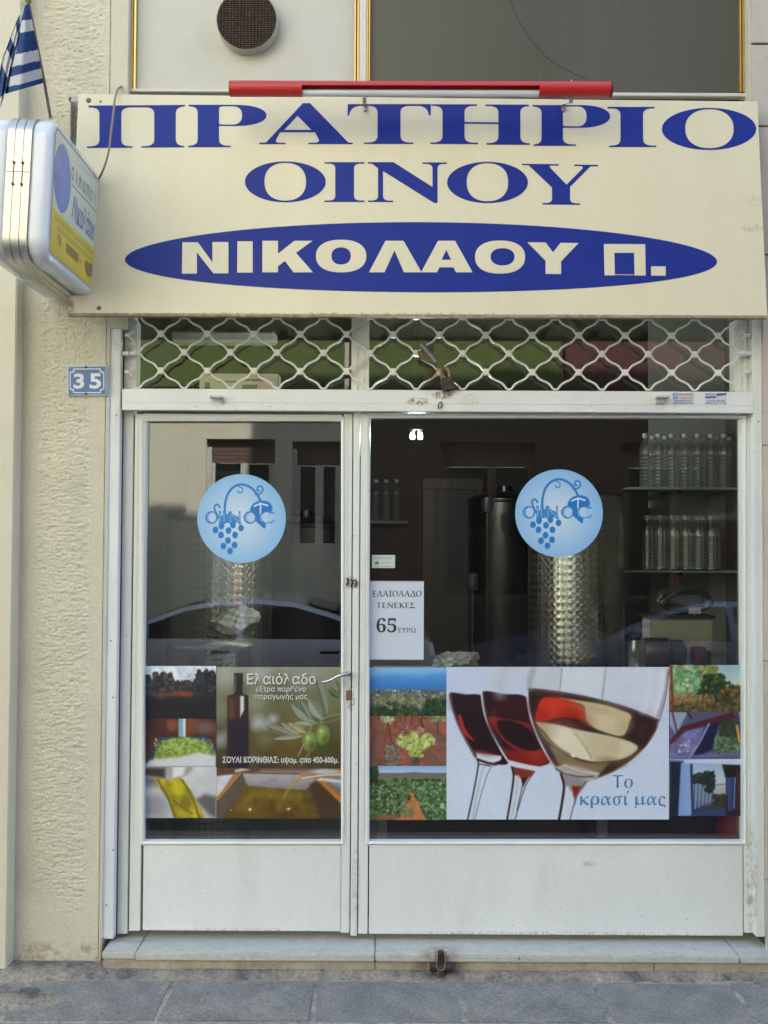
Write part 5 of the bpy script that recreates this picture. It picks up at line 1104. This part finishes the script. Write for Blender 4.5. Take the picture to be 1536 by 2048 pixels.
c.poly([(1444, 1529), (1488, 1530), (1488, 1632), (1452, 1632), (1452, 1560)], (36, 30, 34), 1.5); c.poly([(1454, 1556), (1471, 1552), (1470, 1620), (1456, 1622)], (70, 88, 140), 1.5, c2=('h', (36, 44, 84))); c.line([(1470, 1556), (1468, 1616)], 2, (140, 150, 190)); c.poly([(1474, 1545), (1488, 1545), (1488, 1620), (1476, 1620)], (70, 44, 40), 3); c.line([(1430, 1570), (1452, 1568)], 1.4, (70, 76, 90)); c.poly([(1384, 1626), (1450, 1616), (1452, 1632), (1380, 1632)], (52, 66, 112), 2)
poster(c, 'printed picture of a row of tall steel vats, low right on the window')

# ================================================================== inside the shop
def steel_mat(name, rad, cell=.040, base=(.52, .50, .44), rough=.24):
    if name in MATS: return MATS[name]
    N = NT(name); pr = N.n('BsdfPrincipled'); N.l(pr.outputs[0], N.o.inputs[0]); tc = N.n('TexCoord'); sp = N.n('SeparateXYZ'); N.l(tc.outputs['Object'], sp.inputs[0])
    th = N.math('MULTIPLY', N.math('ARCTAN2', sp.outputs[1], sp.outputs[0]), rad/cell); z = N.math('MULTIPLY', sp.outputs[2], 1/cell)
    cb = N.n('CombineXYZ'); N.l(th, cb.inputs[0]); N.l(z, cb.inputs[1])
    vo = N.n('TexVoronoi', voronoi_dimensions='2D', feature='F1'); vo.inputs['Randomness'].default_value = 0.0; vo.inputs['Scale'].default_value = 1; N.l(cb.outputs[0], vo.inputs['Vector'])
    df = N.n('VectorMath', operation='SUBTRACT'); N.l(cb.outputs[0], df.inputs[0]); N.l(vo.outputs['Position'], df.inputs[1]); ds = N.n('SeparateXYZ'); N.l(df.outputs[0], ds.inputs[0])
    # brushed in circles: the grain runs round each swirl's centre
    xy = N.n('CombineXYZ'); N.l(N.math('MULTIPLY', sp.outputs[1], N.math('MULTIPLY', ds.outputs[1], 1/rad)), xy.inputs[0]); N.l(N.math('MULTIPLY', sp.outputs[0], N.math('MULTIPLY', ds.outputs[1], -1/rad)), xy.inputs[1]); N.l(ds.outputs[0], xy.inputs[2])
    nz = N.n('VectorMath', operation='NORMALIZE'); N.l(xy.outputs[0], nz.inputs[0]); N.l(nz.outputs[0], pr.inputs['Tangent']); pr.inputs['Anisotropic'].default_value = .92
    bn = N.n('Bump'); bn.inputs['Strength'].default_value = 1; bn.inputs['Distance'].default_value = .0014; N.l(vo.outputs['Distance'], bn.inputs['Height']); N.l(bn.outputs[0], pr.inputs['Normal'])
    pr.inputs['Base Color'].default_value = (*base, 1); pr.inputs['Metallic'].default_value = 1; pr.inputs['Roughness'].default_value = rough
    MATS[name] = N.m; return N.m
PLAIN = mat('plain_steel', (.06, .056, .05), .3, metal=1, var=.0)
def tank(label, px, y, r, ztop, finish=True):
    x = (px-768)/FPX*(y-CAM[1]); zb = ST+.30
    t = thing('steel_tank', label, 'tank', 'steel wine tanks standing inside the shop')
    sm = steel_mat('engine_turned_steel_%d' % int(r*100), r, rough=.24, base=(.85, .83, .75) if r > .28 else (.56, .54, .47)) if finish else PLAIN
    mb = MB(); mb.lathe([(r*.6, zb-.05), (r, zb), (r, ztop), (r-.004, ztop+.003), (r*.97, ztop+.004)], (0, 0, 0), 64)
    o = mb.build('shell', sm, t, smooth=True); o.location = (x, y, 0)
    mb = MB(); mb.lathe([(r*1.02, ztop-.012), (r*1.03, ztop-.004), (r*1.03, ztop+.012), (r*.9, ztop+.035), (r*.4, ztop+.06), (.05, ztop+.065), (.05, ztop+.10), (.02, ztop+.105)], (x, y, 0), 48); mb.build('lid', PLAIN, t, smooth=True)
    for k in range(3):
        a = 2*math.pi*k/3+.4; mb = MB(); mb.tube([(x+r*.75*math.cos(a), y+r*.75*math.sin(a), zb), (x+r*.9*math.cos(a), y+r*.9*math.sin(a), ST-.004)], .018, 8); mb.build('leg', PLAIN, t, smooth=True)
    mb = MB(); mb.tube([(x, y-r+.01, zb+.12), (x, y-r-.07, zb+.12)], .014, 10); mb.tube([(x, y-r-.05, zb+.10), (x, y-r-.05, zb+.17)], .008, 8); mb.build('tap', mat('tap_metal', (.2, .19, .17), .3, metal=1), t, smooth=True)
    return x
tank('steel tank with round brushed marks seen below the door sticker', 440, 1.75, .30, 1.78)
tank('steel tank with a bright streak seen below the large window sticker', 1152, 1.52, .26, 1.92)
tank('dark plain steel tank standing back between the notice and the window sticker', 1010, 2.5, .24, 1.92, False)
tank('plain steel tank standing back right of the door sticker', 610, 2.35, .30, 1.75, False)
# level pipes with knobs
for px, y, za, zb, lab in ((975, 1.9, .9, 1.88, 'tall thin tank gauge pipe with a black knob in the dim shop'), (946, 1.5, .95, 1.44, 'short thin gauge pipe with a black knob in the dim shop')):
    t = thing('gauge_pipe', lab, 'pipe'); x = (px-768)/FPX*(y+4)
    mb = MB(); mb.tube([(x, y, ST), (x, y, zb)], .009, 8); mb.build('pipe', PLAIN, t, smooth=True)
    mb = MB(); mb.lathe([(.01, -.05), (.028, -.045), (.036, 0), (.03, .04), (.008, .05)], (x, y, zb), 16); mb.build('knob', BLACK, t, smooth=True)
# low drum and bag
t = thing('small_drum', 'low steel drum with a paper tag behind the door pane', 'drum'); x = (425-768)/FPX*4.9
mb = MB(); mb.lathe([(.19, ST-.004), (.20, ST+.02), (.20, 1.12), (.205, 1.13), (.205, 1.15), (.17, 1.152)], (0, 0, 0), 56); o = mb.build('shell', steel_mat('engine_turned_steel_20', .20, .03), t, smooth=True); o.location = (x, .9, 0)
mb = MB(); a0 = .9-.203
for k in range(6):
    th = R(-64+3*k); th2 = R(-61+3*k); mb.add([(x+.203*math.cos(q), .9+.203*math.sin(q), z) for q, z in ((th, 1.03), (th2, 1.03), (th2, 1.135), (th, 1.135))], [(0, 1, 2, 3)])
mb.build('tag', mat('tag_paper', (.30, .30, .27), .7, c2=(.08, .08, .08), c2thr=(.55, .6), c2scale=60), t)
def crumple(name, m, c, s, seed, lab, cat, amp=.25, nz=3.0):
    me = bpy.data.meshes.new(name); bm = bmesh.new(); bmesh.ops.create_icosphere(bm, subdivisions=4, radius=1)
    rs = np.random.RandomState(seed); dirs = rs.randn(14, 3); dirs /= np.linalg.norm(dirs, axis=1)[:, None]; off = rs.uniform(.62, .95, 14)
    for v in bm.verts:
        n_ = np.array(v.co); d = np.abs(dirs @ n_); k = min(1.0, np.min(off/np.maximum(d, .3)))
        v.co = Vector(n_*k*(1+amp*.3*math.sin(nz*5*n_[0]+seed)*math.sin(nz*4*n_[2]))); v.co.z = max(v.co.z, -.75)
    bm.to_mesh(me); bm.free(); me.materials.append(m); o = bpy.data.objects.new(name, me); col.objects.link(o); o.location = c; o.scale = s
    return tag(o, lab, cat)
o = crumple('paper_bag', mat('crumpled_white_bag', (.50, .50, .47), .6, var=.1, c2=(.46, .30, .08), c2thr=(.6, .65), c2scale=9), ((472-768)/FPX*4.9, .9, 1.255), (.15, .10, .095), 4, 'crumpled white paper bag lying on the low drum', 'bag'); o.rotation_euler = (0, R(-25), 0)
# counter with pump, hose, jar and bag
CT = 1.03
t = thing('counter', 'long dark counter table with yellowish edge inside the window', 'table')
mb = MB(); mb.box(-.05, 1.98, .55, 1.12, CT-.035, CT-.004); mb.build('table_top', mat('counter_top', (.30, .24, .13), .5, var=.2), t, bevel=.004)
for (lx, ly) in ((0, .6), (1.0, .6), (1.93, .6), (0, 1.07), (1.0, 1.07), (1.93, 1.07)): mb = MB(); mb.box(lx-.022, lx+.022, ly-.02, ly+.02, ST-.004, CT-.035); mb.build('leg', mat('counter_leg', (.22, .22, .20), .5), t)
mb = MB(); mb.box(.02, 1.92, 1.05, 1.06, ST+.1, CT-.036); mb.build('back_panel', mat('dark_panel', (.07, .03, .03), .7, var=.2), t)
t = thing('wine_pump', 'dark electric pump with a beige box on the counter under the bottle shelves', 'pump')
px2x = lambda px, y: (px-768)/FPX*(y+4)
mb = MB(); mb.box(px2x(1292, 1.0), px2x(1415, 1.0), .92, 1.08, CT+.10, CT+.26); mb.build('box', mat('beige_case', (.30, .28, .22), .5, var=.1), t, bevel=.008)
mb = MB(); mb.box(px2x(1285, 1.0), px2x(1418, 1.0), .90, 1.09, CT+.262, CT+.275); mb.box(px2x(1285, 1.0), px2x(1300, 1.0), .93, 1.07, CT, CT+.099); mb.box(px2x(1398, 1.0), px2x(1412, 1.0), .93, 1.07, CT, CT+.099); mb.build('frame', BLACK, t, bevel=.003)
mb = MB(); xm_, xw = px2x(1300, .8), .055
mb.lathe([(.03, -.10), (.065, -.095), (.072, -.08), (.072, .02), (.062, .03), (.062, .09), (.05, .10)], (px2x(1325, .8), .8, CT+.105), 28, 'x'); mb.build('motor', mat('dark_motor_paint', (.03, .022, .022), .35, coat=.2), t, smooth=True)
mb = MB(); mb.lathe([(.02, -.03), (.045, -.025), (.05, 0), (.045, .03), (.015, .035)], (px2x(1395, .8), .8, CT+.09), 24, 'x'); mb.build('pump_head', mat('dark_red_paint', (.06, .015, .018), .35), t, smooth=True)
mb = MB(); mb.box(px2x(1285, .8), px2x(1400, .8), .74, .86, CT-.003, CT+.035); mb.build('base', BLACK, t, bevel=.004)
mb = MB(); mb.box(px2x(1366, .99), px2x(1390, .99), .897, .8995, CT+.285, CT+.315); mb.tube([(px2x(1378, .99), .91, CT+.276), (px2x(1378, .99), .91, CT+.29)], .003, 6); mb.build('label_tag', mat('grey_label', (.42, .42, .40), .5), t)
mb = MB(); pts = []
for k in range(150):
    a = k*.24; rr_ = .085+.012*math.sin(k*.7); pts.append((px2x(1372, 1.0)+rr_*1.35*math.cos(a), 1.0+.035*math.sin(a*.31+1), CT+.345+rr_*.55*math.sin(a)+.01*math.sin(k*.2)))
mb.tube(pts, .011, 8); tag(mb.build('hose', mat('dark_hose', (.035, .035, .03), .35), smooth=True), 'coiled dark hose lying on top of the pump box', 'hose')
t = thing('glass_jar', 'small clear glass jar beside the pump box', 'jar')
mb = MB(); jx = px2x(1270, .95); mb.lathe([(.028, CT-.003), (.032, CT+.01), (.032, CT+.13), (.026, CT+.15)], (jx, .95, 0), 20); CLEAR = glass_mat('clear_plastic', (.95, .965, .96), .24, dust=.12, dustc=(.7, .72, .7), rough=.03); mb.build('body', CLEAR, t, smooth=True)
mb = MB(); mb.lathe([(.027, CT+.151), (.027, CT+.168), (.02, CT+.17)], (jx, .95, 0), 20); mb.build('lid', PLAIN, t, smooth=True)
crumple('plastic_bag', mat('limp_clear_bag', (.26, .27, .25), .25, var=.2), (px2x(912, .8), .82, CT+.05), (.15, .12, .075), 9, 'limp grey plastic bag lying on the counter', 'bag')
# bottle shelves, bottles
for z_, xa_, lab in ((1.970, 1.36, 'upper glass shelf carrying loosely spaced clear bottles'), (1.508, 1.22, 'lower glass shelf carrying tightly packed clear bottles')):
    t = thing('shelf', lab, 'shelf'); mb = MB(); mb.box(xa_, 2.049, 1.55, 1.95, z_-.014, z_-.002); mb.build('board', mat('grey_shelf', (.30, .33, .31), .25), t)
    for bx_ in (1.66, 1.95): mb = MB(); mb.box(bx_-.008, bx_+.008, 1.60, 1.999, z_-.03, z_-.0145); mb.build('bracket', PLAIN, t)
MB().box(1.60, 2.05, 2.0, 2.05, ST, 3.05).build('partition', mat('partition_paint', (.36, .375, .32), .8), B)
CAPM = mat('white_cap', (.62, .63, .62), .4)
bt0 = None
def bottle(x, y, z, lab, grp):
    global bt0
    if bt0 is None:
        t = thing('bottle', lab, 'bottle', grp)
        prof = [(.026, .002), (.034, .008)]
        for k in range(9): prof += [(.034, .012+k*.020), (.031, .020+k*.020), (.034, .028+k*.020)]
        prof += [(.034, .205), (.029, .235), (.018, .262), (.0135, .270), (.0135, .284)]
        mb = MB(); mb.lathe(prof, (0, 0, 0), 20); mb.build('body', CLEAR, t, smooth=True)
        mb = MB(); mb.lathe([(.0155, .2845), (.0165, .287), (.0165, .304), (.014, .306)], (0, 0, 0), 16); mb.build('cap', CAPM, t, smooth=True); bt0 = t
    else: t = copy_tree(bt0)
    tag(t, lab, 'bottle', grp); t.location = (x, y, z); t.rotation_euler = (0, 0, random.uniform(0, 6)); return t
rnd = random.Random(11)
for nm, z_, x0_, rowsy, nb, dx_ in (('upper', 1.968, 1.47, (1.62, 1.74), 7, .074), ('lower', 1.506, 1.475, (1.60, 1.68, 1.76), 6, .0715)):
    for ri, y_ in enumerate(rowsy):
        rn = ('front', 'back')[ri] if nm == 'upper' else ('front', 'middle', 'back')[ri]
        for k in range(nb): bottle(x0_+k*dx_+ri*(.074 if nm == 'upper' else .047)+rnd.uniform(-.001, .001), y_, z_, 'clear plastic bottle with white cap in the %s row on the %s shelf' % (rn, nm), 'bottles in the %s row of the %s shelf' % (rn, nm))
# back of the shop
t = thing('shelf', 'dark narrow shelf on the back wall carrying three bottles', 'shelf'); mb = MB(); mb.box(px2x(740, 3.5), px2x(815, 3.5), 3.38, 3.598, 1.79, 1.81); mb.build('board', mat('dark_shelf', (.12, .10, .08), .5), t)
for k, px in enumerate((752, 772, 793)): bottle(px2x(px, 3.45), 3.46, 1.812, ('clear bottle on the back shelf nearest the door post', 'clear bottle in the middle of three on the back shelf', 'clear bottle at the right end of the back shelf')[k], 'bottles on the back shelf')
t = thing('inner_doorway', 'dark brown wooden doorway in the back wall of the shop', 'doorway')
mb = MB(); x0_, x1_ = px2x(846, 3.5), px2x(868, 3.5)
mb.box(x0_, x1_, 3.50, 3.598, ST, 2.05); mb.box(px2x(952, 3.5), px2x(966, 3.5), 3.50, 3.598, ST, 2.05); mb.box(x0_, px2x(966, 3.5), 3.50, 3.598, 2.052, 2.13); mb.build('frame', mat('brown_wood', (.085, .04, .025), .5, var=.3, vscale=10, stretch=(6, 6, .5)), t)
mb = MB(); mb.box(x1_+.002, px2x(951, 3.5), 3.55, 3.59, ST, 2.05); mb.build('door_leaf', mat('pale_door_leaf', (.07, .066, .058), .6), t)
# twin lamp, unlit ceiling fixture, appliance, sockets
t = thing('twin_lamp', 'small lit twin spotlight hanging in the dark shop', 'lamp'); lx, ly, lz = px2x(832, .9), .9, 1.667+208/FPX*4.9
LIT = mat('lit_lamp', (.9, .95, .9), .4, emit=((.88, 1, .90), 480.0))
for s in (-1, 1):
    MB().lathe([(.002, -.014), (.008, -.011), (.0105, -.003), (.0105, .003), (.008, .011), (.006, .014)], (lx+s*.019, ly, lz), 16).build('bulb', LIT, t, smooth=True)
    MB().lathe([(.0075, .0145), (.010, .016), (.010, .03), (.006, .032)], (lx+s*.019, ly, lz), 14).build('holder', GREY, t, smooth=True)
mb = MB(); mb.tube([(lx, ly, lz+.045), (lx, ly, 3.062)], .005, 8); mb.box(lx-.032, lx+.032, ly-.012, ly+.012, lz+.0325, lz+.045); mb.build('stem', BLACK, t)
t = thing('ceiling_fixture', 'long white unlit light fixture seen through the left transom pane', 'light fixture')
mb = MB(); xa_, xb_ = px2x(342, 1.5), px2x(550, 1.5); zz_ = 1.667+404/FPX*5.5; mb.box(xa_, xb_, 1.45, 1.57, zz_-.03, zz_+.028); mb.build('body', mat('fixture_white', (.62, .60, .52), .5), t, bevel=.01)
mb = MB(); mb.tube([(xa_+.1, 1.51, zz_+.02), (xa_+.1, 1.51, 3.06)], .006, 6); mb.tube([(xb_-.1, 1.51, zz_+.02), (xb_-.1, 1.51, 3.06)], .006, 6); mb.build('hanger', BLACK, t)
t = thing('plastic_appliance', 'cream plastic appliance with slots resting behind the left transom pane', 'appliance')
za_ = rz(480, 780, .09); mb = MB(); mb.box(px2x(398, .1), px2x(557, .1), .075, .155, za_-.006, za_+.066); mb.build('case', mat('cream_plastic', (.58, .52, .40), .4), t, bevel=.006)
mb = MB()
for a_, b_, c_, d_ in ((407, 417, 765, 778), (434, 478, 762, 765), (484, 530, 758, 762), (482, 512, 769, 777)): q0 = px2x(a_, .074), px2x(b_, .074); mb.box(q0[0], q0[1], .0735, .08, rz(480, d_, .074), rz(480, c_, .074))
mb.build('slots', mat('appliance_dark', (.16, .13, .10), .6), t)
mb = MB(); mb.box(-1.35, -.3, .072, .16, za_-.03, za_-.0065); mb.build('transom_ledge', mat('ledge_dark', (.16, .15, .13), .7), B)
t = thing('gas_cylinder', 'red cylinder on the shop floor in the low right corner of the window', 'cylinder')
gx = px2x(1476, .45); mb = MB(); mb.lathe([(.085, ST-.004), (.098, ST+.02), (.10, .10), (.10, .42), (.08, .48), (.03, .52)], (gx, .45, 0), 32); mb.build('body', mat('worn_red_paint', (.34, .025, .02), .4, var=.25, vscale=20), t, smooth=True)
mb = MB(); mb.lathe([(.02, .521), (.02, .56), (.04, .565), (.04, .58)], (gx, .45, 0), 16); mb.build('valve', PLAIN, t, smooth=True)
t = tag(MB().bxp(1346, 1150, 1360, 1166, 1.995, 1.999).build('red_sticker', mat('orange_red', (.55, .06, .02), .5)), 'small orange red sticker on the pale partition under the lower shelf', 'sticker')

# ================================================================== iron floor catch at the step
t = thing('floor_catch', 'rusty iron lock catch cemented to the front of the step', 'lock catch')
mb = MB(); fq = lambda x, y, yy: tuple(W(x, y, yy))
a = W(882, 1905, -.15); mb.box(a[0]-.012, a[0]+.012, -.165, -.13, rz(882, 1945, -.15), rz(882, 1903, -.15)); mb.build('tongue', DARKM, t, bevel=.004)
mb = MB(); mb.tube(cr([fq(872, 1903, -.172), fq(872, 1925, -.175), fq(876, 1938, -.176), fq(884, 1940, -.176), fq(890, 1934, -.176), fq(892, 1903, -.172)], 5), .0022, 6); mb.build('rim', mat('worn_iron_edge', (.30, .27, .24), .4, metal=.7), t, smooth=True)
mb = MB(); mb.tube([fq(860, 1935, -.155), fq(905, 1935, -.155)], .016, 12); mb.tube([fq(880, 1950, -.16), fq(880, 1938, -.16)], [.022, .016], 10); mb.build('boss', DARKM, t, smooth=True)

# ================================================================== across the street
O = thing('opposite_building', 'cream plastered building across the street mirrored in the shop glass', 'building')
YO = -8.5; xo = lambda px: (px-768)/160.0; zo = lambda py: 1.667+(1080-py)/160.0
wins = [(xo(410), xo(548), zo(1100), zo(878)), (xo(582), xo(682), zo(1100), zo(882)), (.7, 1.9, .9, 2.9), (3.0, 4.2, .9, 2.9), (-5.6, -4.4, .9, 2.9)]
wins.sort(); mb = MB(); xc = -14
for (a_, b_, c_, d_) in [q for q in wins if q[0] < -.5]:
    mb.box(xc, a_, YO-1, YO, -.1, 3.2); mb.box(a_, b_, YO-1, YO, -.1, c_); mb.box(a_, b_, YO-1, YO, d_, 3.2); xc = b_
XS = -.45
mb.box(xc, XS, YO-1, YO, -.1, 3.2); mb.box(-14, XS, YO-1, YO, 3.2, 10.2)
mb.build('wall', mat('beige_plaster', (.61, .58, .44), .9, var=.06, bump=.002, bscale=60), O)
O2 = thing('neighbour_building', 'dark red brown building across the street mirrored in the large window', 'building')
mb = MB(); xc = XS+.002
for (a_, b_, c_, d_) in [q for q in wins if q[0] > -.5]:
    mb.box(xc, a_, YO-1, YO+.03, -.1, 3.2); mb.box(a_, b_, YO-1, YO+.03, -.1, c_); mb.box(a_, b_, YO-1, YO+.03, d_, 3.2); xc = b_
mb.box(xc, 14, YO-1, YO+.03, -.1, 3.2); mb.box(XS+.002, 14, YO-1, YO+.03, 3.2, 10.4)
mb.build('wall', mat('red_brown_plaster', (.085, .05, .04), .9, var=.1, bump=.002, bscale=60), O2)
FRW = mat('old_white_frame', (.56, .54, .48), .5); SHB = mat('brown_shutter', (.12, .07, .05), .6); DKG = mat('dark_pane', (.02, .022, .025), .06, spec=.6)
for (a_, b_, c_, d_) in wins:
    mb = MB()
    for k in range(6): mb.box(a_, b_, YO-.16+.002*(k % 2), YO-.10, d_-.05*(k+1), d_-.05*k-.004)
    OO = O if a_ < -.5 else O2; mb.build('shutter', SHB, OO)
    mb = MB(); mb.box(a_, a_+.10, YO-.14, YO-.06, c_, d_-.302); mb.box(a_+.001, a_+.06, YO-.09, YO-.03, c_, d_-.1); mb.box(b_-.08, b_, YO-.14, YO-.06, c_, d_-.302); xm2 = a_+(b_-a_)*.55; mb.box(xm2-.05, xm2+.05, YO-.13, YO-.05, c_, d_-.302); mb.box(a_+.101, b_-.081, YO-.14, YO-.06, c_, c_+.08)
    f_ = mb.build('window', FRW if a_ < -.5 else SHB, OO); mb = MB(); mb.box(a_+.05, b_-.05, YO-.20, YO-.19, c_, d_-.3); mb.build('pane', DKG, f_)
GA = mat('green_canvas', (.08, .115, .02), .8, var=.1, vscale=2)
for (a_, b_, m_) in ((-3.3, -.5, GA), (-.4, .55, GA), (.6, 2.2, GA), (2.25, 3.65, mat('maroon_canvas', (.10, .03, .027), .8, var=.15, vscale=3))):
    mb = MB(); n_ = 40; vs = []; fsx = []
    for i in range(n_+1):
        x_ = a_+(b_-a_)*i/n_; w_ = .012*math.sin(i*1.1)
        for (yy, zz_) in ((YO+.13+w_, 3.56), (YO+.11+w_*.5, 4.1), (YO+.08, 5.2), (YO+.075, 5.2), (YO+.105+w_*.5, 4.1), (YO+.125+w_, 3.56)): vs.append((x_, yy, zz_))
    for i in range(n_):
        for k in range(6): fsx.append((6*i+k, 6*i+(k+1) % 6, 6*i+6+(k+1) % 6, 6*i+6+k))
    fsx += [tuple(range(6)), tuple(6*n_+k for k in range(6))]; mb.add(vs, fsx); mb.build('canvas_blind', m_, O if a_ < -.5 and b_ < 0 else O2)
SG = mat('slab_grey', (.4, .38, .33), .8)
MB().box(-3.6, XS-.01, YO, YO+.10, 3.44, 3.54).build('balcony_slab', SG, O); MB().box(XS+.01, 3.9, YO+.03, YO+.13, 3.44, 3.54).build('balcony_slab', SG, O2)

# parked cars, seen only as reflections
def wcar(z): return np.interp(z, [-.05, .15, .45, .68, .74, 1.02, 1.10, 1.14], [.74, .80, .84, .83, .80, .64, .58, .50])
tops = [(0, .42), (.06, .50), (.35, .58), (.95, .70), (1.25, .755), (1.55, .90), (1.9, 1.03), (2.25, 1.095), (2.6, 1.105), (2.95, 1.075), (3.3, .98), (3.65, .85), (3.85, .79), (4.15, .76), (4.27, .70), (4.32, .50)]
tz = lambda x: np.interp(x, [q[0] for q in tops], [q[1] for q in tops])
def car(label, x0, paint, flip=1):
    t = thing('parked_car', label, 'car', 'cars parked across the street'); yc = -6.15; base = -.22
    xs = np.concatenate([np.linspace(0, .3, 8), np.linspace(.36, 4.1, 60), np.linspace(4.14, 4.32, 8)]); lev = [0, .08, .22, .40, .56, .68, .73, .80, .90, 1.0, 1.06, 1.1]
    vs = []; ring = 2*len(lev)+1
    for x in xs:
        zt_ = float(tz(x)); end = min(1, (min(x, 4.32-x)+.02)/.35)**.35; row = []
        for z in lev: z_ = min(z, zt_ - .012*(z/1.1)); row.append((float(wcar(z_))*(.72+.28*end), z_))
        vs += [(x0+x, yc-w_, z_) for w_, z_ in row] + [(x0+x, yc, zt_+.005)] + [(x0+x, yc+w_, z_) for w_, z_ in row[::-1]]
    fsx = []
    for i in range(len(xs)-1):
        for k in range(ring): fsx.append((i*ring+k, i*ring+(k+1) % ring, (i+1)*ring+(k+1) % ring, (i+1)*ring+k))
    fsx += [tuple(range(ring)), tuple((len(xs)-1)*ring+k for k in range(ring))]
    mb = MB(); mb.add(vs, fsx); body = mb.build('body', paint, t, smooth=True)
    GD = mat('car_glass', (.012, .014, .018), .05, spec=.7)
    for sgn in (1, -1):
        for (xa_, xb_) in ((1.42, 2.42), (2.49, 3.42)):
            n_, m_ = 20, 8; vs = []
            for i in range(n_+1):
                x = xa_+(xb_-xa_)*i/n_; hi = float(tz(x))-.055; lo = .735
                hi = max(hi, lo+.004)
                for k in range(m_+1): z = lo+(hi-lo)*k/m_; vs.append((x0+x, yc+sgn*(float(wcar(z))+.006), z))
            fsx = [(i*(m_+1)+k, i*(m_+1)+k+1, (i+1)*(m_+1)+k+1, (i+1)*(m_+1)+k) for i in range(n_) for k in range(m_)]
            mb = MB(); mb.add(vs, fsx); mb.build('side_window', GD, t, smooth=True)
        for hx in (2.28, 3.30): mb = MB(); mb.box(x0+hx-.09, x0+hx+.09, yc+sgn*.835-.012, yc+sgn*.835+.012, .60, .625); mb.build('door_handle', BLACK, t, bevel=.005)
        mb = MB(); mb.lathe([(.02, -.10), (.06, -.09), (.075, -.02), (.07, .06), (.03, .08)], (x0+1.55, yc+sgn*.93, .80), 14, 'x'); mb.tube([(x0+1.55, yc+sgn*.80, .75), (x0+1.55, yc+sgn*.92, .79)], .018, 8); mb.build('mirror', paint, t, smooth=True)
        for wx in (.80, 3.45):
            wh = MB(); wh.lathe([(.20, -.09), (.29, -.10), (.315, -.07), (.315, .07), (.29, .10), (.20, .09)], (x0+wx, yc+sgn*.74, base+.315), 32, 'y'); wo = wh.build('wheel', BLACK, t, smooth=True)
            mb = MB(); mb.lathe([(.05, -.112), (.19, -.104), (.20, -.08), (.20, .08), (.19, .104), (.05, .112)], (x0+wx, yc+sgn*.74, base+.315), 24, 'y'); mb.build('rim', GREY, wo, smooth=True)
        mb = MB(); mb.lathe([(.02, -.03), (.09, -.01), (.10, .03)], (x0+.10, yc+sgn*.52, .40), 18, 'x'); mb.build('headlight', mat('lamp_glass', (.6, .62, .64), .1, spec=.8), t, smooth=True)
    for xa_, xb_, nm in ((1.30, 2.05, 'windscreen'), (3.05, 3.72, 'rear_window')):
        vs = []; n_ = 10
        for i in range(n_+1):
            x = xa_+(xb_-xa_)*i/n_; z = float(tz(x)); hw = float(wcar(z))-.10
            for k in range(9): vs.append((x0+x, yc-hw+2*hw*k/8, z+.012))
        mb = MB(); mb.add(vs, [(i*9+k, i*9+k+1, (i+1)*9+k+1, (i+1)*9+k) for i in range(n_) for k in range(8)]); mb.build(nm, GD, t, smooth=True)
car('silver blue car mirrored in the door pane across the street', -3.80, mat('silver_blue_paint', (.84, .85, .94), .25, metal=.05, var=.02, coat=1))
car('dark blue car mirrored low in the large window pane', .85, mat('dark_blue_paint', (.28, .30, .46), .25, metal=.3, var=.02, coat=1))

# ================================================================== set each empty at the base of its thing
bpy.context.view_layer.update()
kids = {}
for o in col.objects:
    if o.parent: kids.setdefault(o.parent.name, []).append(o)
def pts_of(o):
    q = []
    for c in kids.get(o.name, []):
        if c.type == 'MESH': q += [c.matrix_world @ Vector(b) for b in c.bound_box]
        q += pts_of(c)
    return q
for o in list(col.objects):
    if o.type == 'EMPTY' and o.parent is None and o.location.length < 1e-6:
        q = pts_of(o); lo = [min(v[i] for v in q) for i in range(3)]; hi = [max(v[i] for v in q) for i in range(3)]
        base = Vector(((lo[0]+hi[0])/2, (lo[1]+hi[1])/2, lo[2])); o.location = base
        for c in kids.get(o.name, []): c.location = c.location - base

P.rotation_euler = (0, R(2.2), 0); P.location.x -= .008      # the box sign hangs slightly out of plumb
